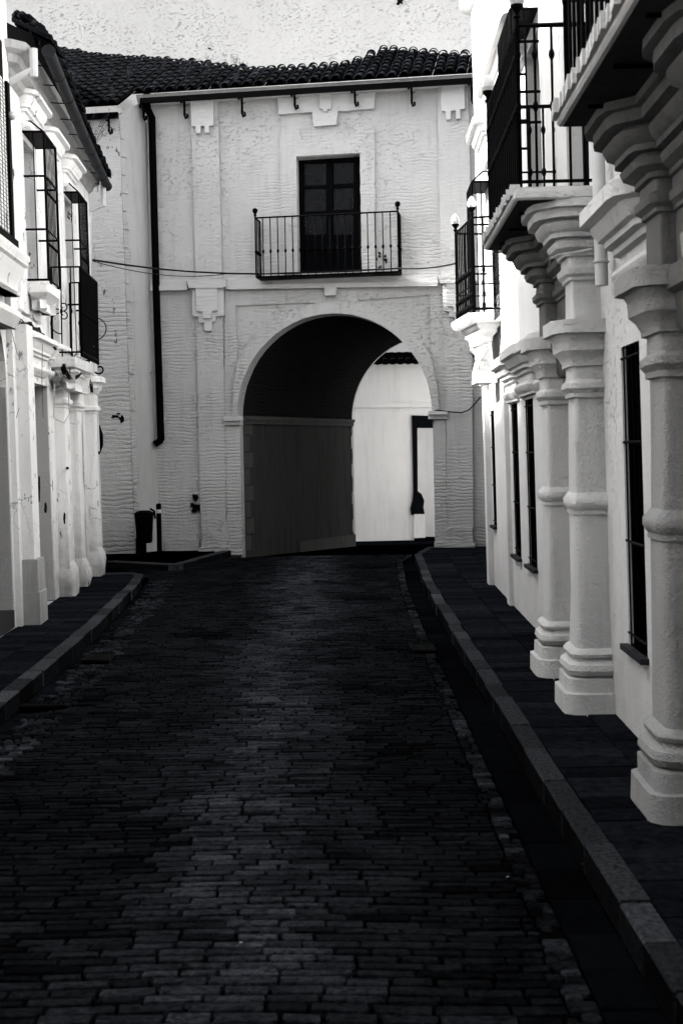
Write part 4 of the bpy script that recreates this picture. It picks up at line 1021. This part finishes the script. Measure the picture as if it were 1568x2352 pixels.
q = gp1; m = MB(); m.tube([q + Vector((-.03, -.2, -.02)), q + Vector((-.03, -.2, -.33)), q + Vector((-.26, -.2, -.42)), q + Vector((-.28, -.2, -1.2))], .045, 8); m.build('downpipe', M['palepipe'], gt)
m = MB(); 
for k in range(34):
    t = k / 34; c0 = gp0 + (gp1 - gp0) * t + Vector((-.06 + rng.uniform(-.03, .03), 0, .10 + rng.uniform(-.02, .03)))
    tone = rng.uniform(.5, 1.4); n = 6
    vs = []
    for tt, r_ in ((0, .085), (.42, .07)):
        for i in range(n + 1): vs.append(c0 + Vector((.12 - tt, r_ * math.cos(math.pi * i / n), tt * .5 + r_ * math.sin(math.pi * i / n) + rng.uniform(-.006, .006))))
    b0 = m.add(vs, []); 
    for i in range(n): m.f.append((b0 + i, b0 + i + 1, b0 + n + 2 + i, b0 + n + 1 + i)); m.col.append(tone)
    m.f.append(tuple(b0 + i for i in range(n + 1))); m.col.append(tone * .4)
for dx, dz in ((0, 0),):
    b0 = m.add([gp0 + Vector((.02, .0, .09)), gp1 + Vector((.02, 0, .09)), gp1 + Vector((-3, 0, 1.6)), gp0 + Vector((-3, .0, 1.6))], []); m.f.append((b0, b0 + 1, b0 + 2, b0 + 3)); m.col.append(.6)
m.build('roof', M['tile'], lB, fix=False)
m = MB()                                   # broken parapet coping above the near end
for x, y, r_ in ((38, 38, .05), (48, 42, .06), (60, 46, .06), (72, 50, .055), (70, 60, .05), (80, 62, .07), (90, 68, .07), (84, 76, .07), (96, 84, .075), (90, 92, .07), (102, 98, .06), (108, 104, .05), (40, 32, .04), (52, 36, .045), (66, 42, .045), (100, 76, .05)):
    Yc = 14.12 + rng.uniform(0, .3); rx_ = ray(x, y); m.lathe((rx_[0] * Yc, Yc, H + rx_[1] * Yc), [(r_ * .5, -r_), (r_ * 1.1, -r_ * .5), (r_ * rng.uniform(.9, 1.3), 0), (r_, r_ * .5), (r_ * .4, r_)], 6)
m.build('broken_coping', M['soot'], lB)
# pale downpipe on the far end of the left house
m = MB(); m.tube([L.pt(19.62, 1.95, .1), L.pt(19.62, 3.35, .1)], .04, 10); m.tube([L.pt(19.62, .5, .1), L.pt(19.62, 1.9, .1)], .032, 8); m.build('downpipe', M['palepipe'], lB, smooth=40)
# dark broken scars on the old plaster
for x, y, rx, ry, k in ((92, 1120, 1.2, 26, 1), (107, 1168, 1.6, 10, 2), (150, 1190, 1.0, 12, 6), (157, 1075, 2, 3, 5)):
    blob(LEFT, x, y, rx, ry, lB, seed=k * 1.3, o=.156 if x > 120 else .126, name='scar', o0=.14 if x > 120 else .11)

# ------------------------------------------------------------ loose things
# bollard
p = at(367, 1276, .09)
p = Vector((ray(367, 1277)[0] * 23.3, 23.3, .09))
bo = thing('bollard', p, 'thin black bollard with a pale band before the arch wall', 'bollard')
m = MB(); m.lathe((p.x, p.y, p.z), [(.045, 0), (.045, .74), (.043, .745)], 14); m.build('post', M['pipe'], bo, smooth=40)
m = MB(); m.lathe((p.x, p.y, p.z), [(.047, .745), (.047, .81)], 14); m.build('band', M['palepipe'], bo, smooth=40)
m = MB(); m.lathe((p.x, p.y, p.z), [(.045, .81), (.048, .88), (.04, .91), (.01, .92)], 14); m.build('cap', M['pipe'], bo, smooth=40)
# litter bin on its post beside the wing
p = Vector((ray(334, 1280)[0] * 23.0, 23.0, .09))
lb = thing('litter_bin', p, 'black litter bin with a curved hood in the corner beside the bollard', 'litter bin')
m = MB(); m.sweep(rrect(p.x - .135, p.x + .12, p.y - .13, p.y + .13, .05), [(-.01, .33), (0, .35), (.012, .6), (.03, .82), (.03, .86), (-.02, .89), (-.06, .9)]); m.build('body', M['pipe'], lb, smooth=40)
m = MB(); m.tube([p + Vector((.1, 0, .84)), p + Vector((.17, 0, .8)), p + Vector((.19, 0, .66))], .02, 6); m.build('handle', M['pipe'], lb)
m = MB(); m.box((p.x - .16, p.y - .04, 0.08), (p.x + .02, p.y + .04, .42)); m.build('post', M['pipe'], lb)
# street cables
def sag(a, b, d, n=14): return [a + (b - a) * (i / n) + Vector((0, 0, -4 * d * (i / n) * (1 - i / n))) for i in range(n + 1)]
def onfac(x, y, o=.08): return FAC.pt(*FAC.hit(x, y, o), o)
cA = Vector((ray(214, 597)[0] * 19.8, 19.8, H + ray(214, 597)[1] * 19.8))
cB = onfac(590, 629, .5); cC = onfac(915, 616, .46); cD = Vector((ray(1050, 604)[0] * 20.5, 20.5, H + ray(1050, 604)[1] * 20.5))
m = MB(); m.tube(sag(cA, onfac(440, 624, .3), .02) + sag(onfac(445, 624, .3), cB, .01, 5)[1:], .016, 6); m.tube(sag(cB, cC, .02), .013, 6); m.tube(sag(cC, cD, .04), .014, 6)
tag(m.build('cable', M['cable']), 'thick black cable running across the arch wall below the balcony', 'cable')
m = MB(); m.tube(sag(cA + Vector((0, 0, -.02)), onfac(520, 629, .15), .12), .007, 5)
tag(m.build('cable', M['cable']), 'thin black cable sagging below the thick one left of the balcony', 'cable')
m = MB(); m.tube([onfac(x, y, .1) for x, y in ((297, 836), (318, 852), (335, 858), (356, 853))], .01, 5)
tag(m.build('cable', M['wcable']), 'pale cable looped across the corner beside the tall black downpipe', 'cable')
m = MB(); m.tube([onfac(x, y, .16) for x, y in ((985, 948), (1005, 942), (1030, 946), (1060, 948), (1075, 942), (1088, 930), (1100, 915), (1118, 905))], .013, 6)
tag(m.build('cable', M['cable']), 'dark cable resting on the right impost of the arch', 'cable')
# bundles on the left wall
def bundle(name_label, pts, o, n, r, spread, mat):
    m = MB(); rg = random.Random(len(pts) * 7 + n)
    for k in range(n):
        ph = rg.uniform(0, 6); off = [Vector((rg.uniform(-1, 1), rg.uniform(-1, 1), rg.uniform(-1, 1))) * spread for _ in pts]
        base = [L.pt(*L.hit(x, y, o), o) + q for (x, y), q in zip(pts, off)]
        path = []
        for a, b in zip(base, base[1:]):
            for i in range(5): path.append(a + (b - a) * (i / 5) + Vector((0, 0, -.02 * math.sin(math.pi * i / 5))))
        path.append(base[-1]); m.tube(path, r, 4)
    return tag(m.build('cable_bundle', M[mat]), name_label, 'cables')
bundle('bundle of black cables strung along the left wall above the arched doorway', [(0, 720), (20, 730), (45, 738), (70, 744)], .1, 9, .008, .025, 'cable')
bundle('pale wires looped along the left wall just above the black bundle', [(0, 704), (22, 712), (48, 714), (70, 725), (90, 742)], .12, 8, .005, .025, 'wcable')
bundle('tangle of black cables dropping toward the left balcony', [(70, 746), (88, 756), (100, 770), (118, 782), (128, 800)], .14, 10, .008, .02, 'cable')
bundle('knot of black cables below the left balcony slab', [(145, 840), (152, 856), (165, 868), (180, 860), (188, 850)], .24, 12, .007, .03, 'cable')
bundle('black wires bunched beside the pale downpipe on the left', [(192, 850), (204, 868), (210, 885), (212, 900)], .16, 9, .006, .02, 'cable')
for lab, pts, r, mat, o in (('thin wire hanging down beside the arched doorway', [(27, 728), (27, 760), (45, 830), (53, 880), (50, 920), (38, 960)], .003, 'cable', .08), ('thin wire down the front of the first door hood', [(98, 790), (97, 870), (100, 960)], .003, 'cable', .25),
                         ('white wire looping beside the small pilaster capital', [(126, 880), (124, 960), (148, 972), (160, 950), (158, 900)], .006, 'wcable', .24)):
    m = MB(); m.tube([L.pt(*L.hit(x, y, o), o) for x, y in pts], r, 5); tag(m.build('wire', M[mat]), lab, 'wire')
# wire on the right columns
m = MB(); m.tube([RIGHT.pt(a, z, o) for a, z, o in ((8.2, 3.13, .14), (8.45, 3.15, .2), (8.56, 3.15, .3), (8.75, 3.15, .33), (9.0, 3.14, .3))], .006, 6)
tag(m.build('wire', M['wcable']), 'white wire wound round the top of the nearer paired column', 'wire')
# hexagonal sign seen edge-on
p = Vector((ray(230, 1010)[0] * 19.9, 19.9, H + ray(230, 1010)[1] * 19.9))
sg = thing('street_sign', p, 'dark six-sided sign standing out from the left house corner', 'sign')
m = MB(); pts = [(-.06, .25), (.0, .22), (.045, .08), (.045, -.08), (.0, -.2), (-.05, -.27)]
m.prism([(p.x + a, p.y, p.z + z) for a, z in pts], [(p.x + a, p.y + .03, p.z + z) for a, z in pts]); m.build('panel', M['wood'], sg)
# lantern under the left eave
p = Vector((ray(213, 440)[0] * 19.6, 19.6, H + ray(213, 440)[1] * 19.6))
# drain grates
def grate(lab, pts, z=.018):
    m = MB(); P4 = [at(x, y, z) for x, y in pts]
    a, b, c_, d = P4
    m.prism([q for q in P4], [q - Vector((0, 0, .02)) for q in P4])
    for k in range(9):
        t = (k + .5) / 9; q0 = a + (b - a) * t; q1 = d + (c_ - d) * t
        m.tube([q0 + Vector((0, 0, .006)), q1 + Vector((0, 0, .006))], .007, 4)
    for u_, v_ in ((a, b), (b, c_), (c_, d), (d, a)): m.tube([u_, v_], .012, 4)
    return tag(m.build('drain_grate', M['pipe']), lab, 'drain grate')
grate('rusty dark drain grate at the left side of the road halfway to the arch', [(190, 1519), (250, 1519), (264, 1501), (205, 1501)], .036)
grate('square dark drain cover near the right gutter', [(948, 1495), (1000, 1495), (992, 1480), (942, 1480)], .036)
grate('narrow dark drain slot by the left kerb in the foreground', [(45, 1625), (150, 1622), (158, 1616), (60, 1618)], .036)
# weeds
def weed(name, base, h, n, lab, grp=None, spread=.5, mat='weed', leaf=True, r=.003, seed=1):
    rg = random.Random(seed); m = MB()
    for k in range(n):
        a = rg.uniform(0, 6.28); tip = base + Vector((math.cos(a) * h * spread * rg.uniform(.3, 1), math.sin(a) * h * spread * .6, h * rg.uniform(.4, 1)))
        midp = base + (tip - base) * .5 + Vector((rg.uniform(-.1, .1), rg.uniform(-.1, .1), .1)) * h
        m.tube([base, midp, tip], r, 3, r2=r * .4)
        if leaf:
            for j in range(5):
                q = midp + (tip - midp) * (j / 4); d = Vector((rg.uniform(-1, 1), rg.uniform(-1, 1), rg.uniform(-.2, 1))).normalized() * h * .13
                w_ = Vector((rg.uniform(-1, 1), rg.uniform(-1, 1), rg.uniform(-1, 1))).normalized() * .006
                m.add([q, q + d * .5 + w_, q + d, q + d * .5 - w_], [(0, 1, 2, 3)])
    return tag(m.build(name, M[mat], fix=False), lab, 'weed', grp)
p = gp0 + (gp1 - gp0) * .72; weed('dry_bush', p + Vector((-.05, 0, .12)), .62, 26, 'bare twiggy bush growing out of the left roof edge', spread=.9, r=.003, seed=4)
for k, (t, lb_) in enumerate(((.2, 'weed clump behind the left gutter, nearest the top of the gutter'), (.33, 'weed clump behind the left gutter, middle of three'), (.5, 'weed clump behind the left gutter, closest to the twiggy bush'))):
    weed('roof_weed', gp0 + (gp1 - gp0) * t + Vector((-.05, 0, .12)), .2, 8, lb_, 'weeds along the left gutter', seed=k + 20)
ws = []
for k in range(46):
    a = rng.uniform(-4.0, 1.2) if k > 14 else rng.uniform(-4.2, -1.6); t = rng.uniform(.1, 2.0) if a > wing_s else rng.uniform(-.5, 1.9)
    q = rp(a, t, .08)
    if proj(q)[1] < topy(proj(q)[0]) - 2: continue
    weed('roof_weed', q, rng.uniform(.12, .3), 7, 'dark dry weed rooted between the barrel tiles of the gatehouse roof', 'weeds on the gatehouse roof', seed=k + 50, r=.004)
weed('wall_weed', onfac(1086, 822, .05), .16, 14, 'leafy weed growing from the wall right of the arch', spread=1.0, seed=91)
weed('balcony_weed', L.pt(17.3, 3.14, .3), .2, 26, 'pale grassy weed on the slab of the left balcony', spread=.7, mat='palepipe', seed=92)
weed('balcony_weed', L.pt(16.6, 3.14, .25), .1, 20, 'low dark weed on the near end of the left balcony', spread=1.4, seed=93)
# small stone at the foot of the corner wall
p = at(1124, 1258, .1); m = MB(); m.lathe((2.3, 20.3, .12), [(.05, -.02), (.09, .0), (.1, .05), (.07, .1), (.02, .13)], 9); tag(m.build('loose_stone', M['soot']), 'dark lump of stone at the foot of the shaded right wall', 'stone')

# ------------------------------------------------------------ unseen walls added out of the frame to shape the light
hx = thing('light_blocker', (0, -12, 0), 'unseen dark wall added behind the viewer to cut the light', 'house')  # added unseen blocker, darkens the foot of the gatehouse
m = MB(); m.box((-8, -7.5, 0), (8, -7, 13)); m.build('wall', M['shade'], hx)
m = MB(); m.prism([L.pt(Y_L - .01, z, o) for z, o in ((5.8, .0), (5.8, -5), (9.5, -5), (9.5, .0))], [L.pt(Y_L - .2, z, o) for z, o in ((5.8, .0), (5.8, -5), (9.5, -5), (9.5, .0))]); m.build('end_wall', M['left'], lA)  # added unseen end wall, shapes the light over the left eave
cy = thing('bounce_wall', (7, 32, 0), 'unseen white wall added beyond the arch to bounce sunlight into the tunnel', 'house')  # added unseen reflector wall for the tunnel
m = MB(); m.prism([(4.3, 29.0, -1), (5.0, 36, -1), (5.0, 36, 5), (4.3, 29.0, 5)], [(4.6, 29.0, -1), (5.3, 36, -1), (5.3, 36, 5), (4.6, 29.0, 5)]); m.build('wall', M['farwall'], cy)

ah = thing('light_blocker', (-6, 22, 0), 'unseen white wall added in the left alley to block the sun before the arch', 'house')  # added unseen blocker, stops sun coming through the alley
m = MB(); m.prism([(-5.6, 20.0, -.1), (-5.6, 27, -.1), (-5.6, 27, 9.5), (-5.6, 20.0, 9.5)], [(-5.9, 20.0, -.1), (-5.9, 27, -.1), (-5.9, 27, 9.5), (-5.9, 20.0, 9.5)]); m.build('wall', M['left2'], ah)

# scraps on the road
for x, y, lab in ((1165, 2015, 'tiny white scrap on the setts in the right foreground'), (553, 2166, 'tiny white scrap on the setts at the left of the foreground'), (1340, 1985, 'tiny pale scrap in the dark right gutter')):
    c0 = at(x, y, .03); m = MB(); m.add([c0 + Vector((-.008, 0, 0)), c0 + Vector((.003, -.006, .004)), c0 + Vector((.009, .003, .001)), c0 + Vector((0, .007, .004))], [(0, 1, 2, 3)])
    tag(m.build('litter', M['wcable'], fix=False), lab, 'litter')
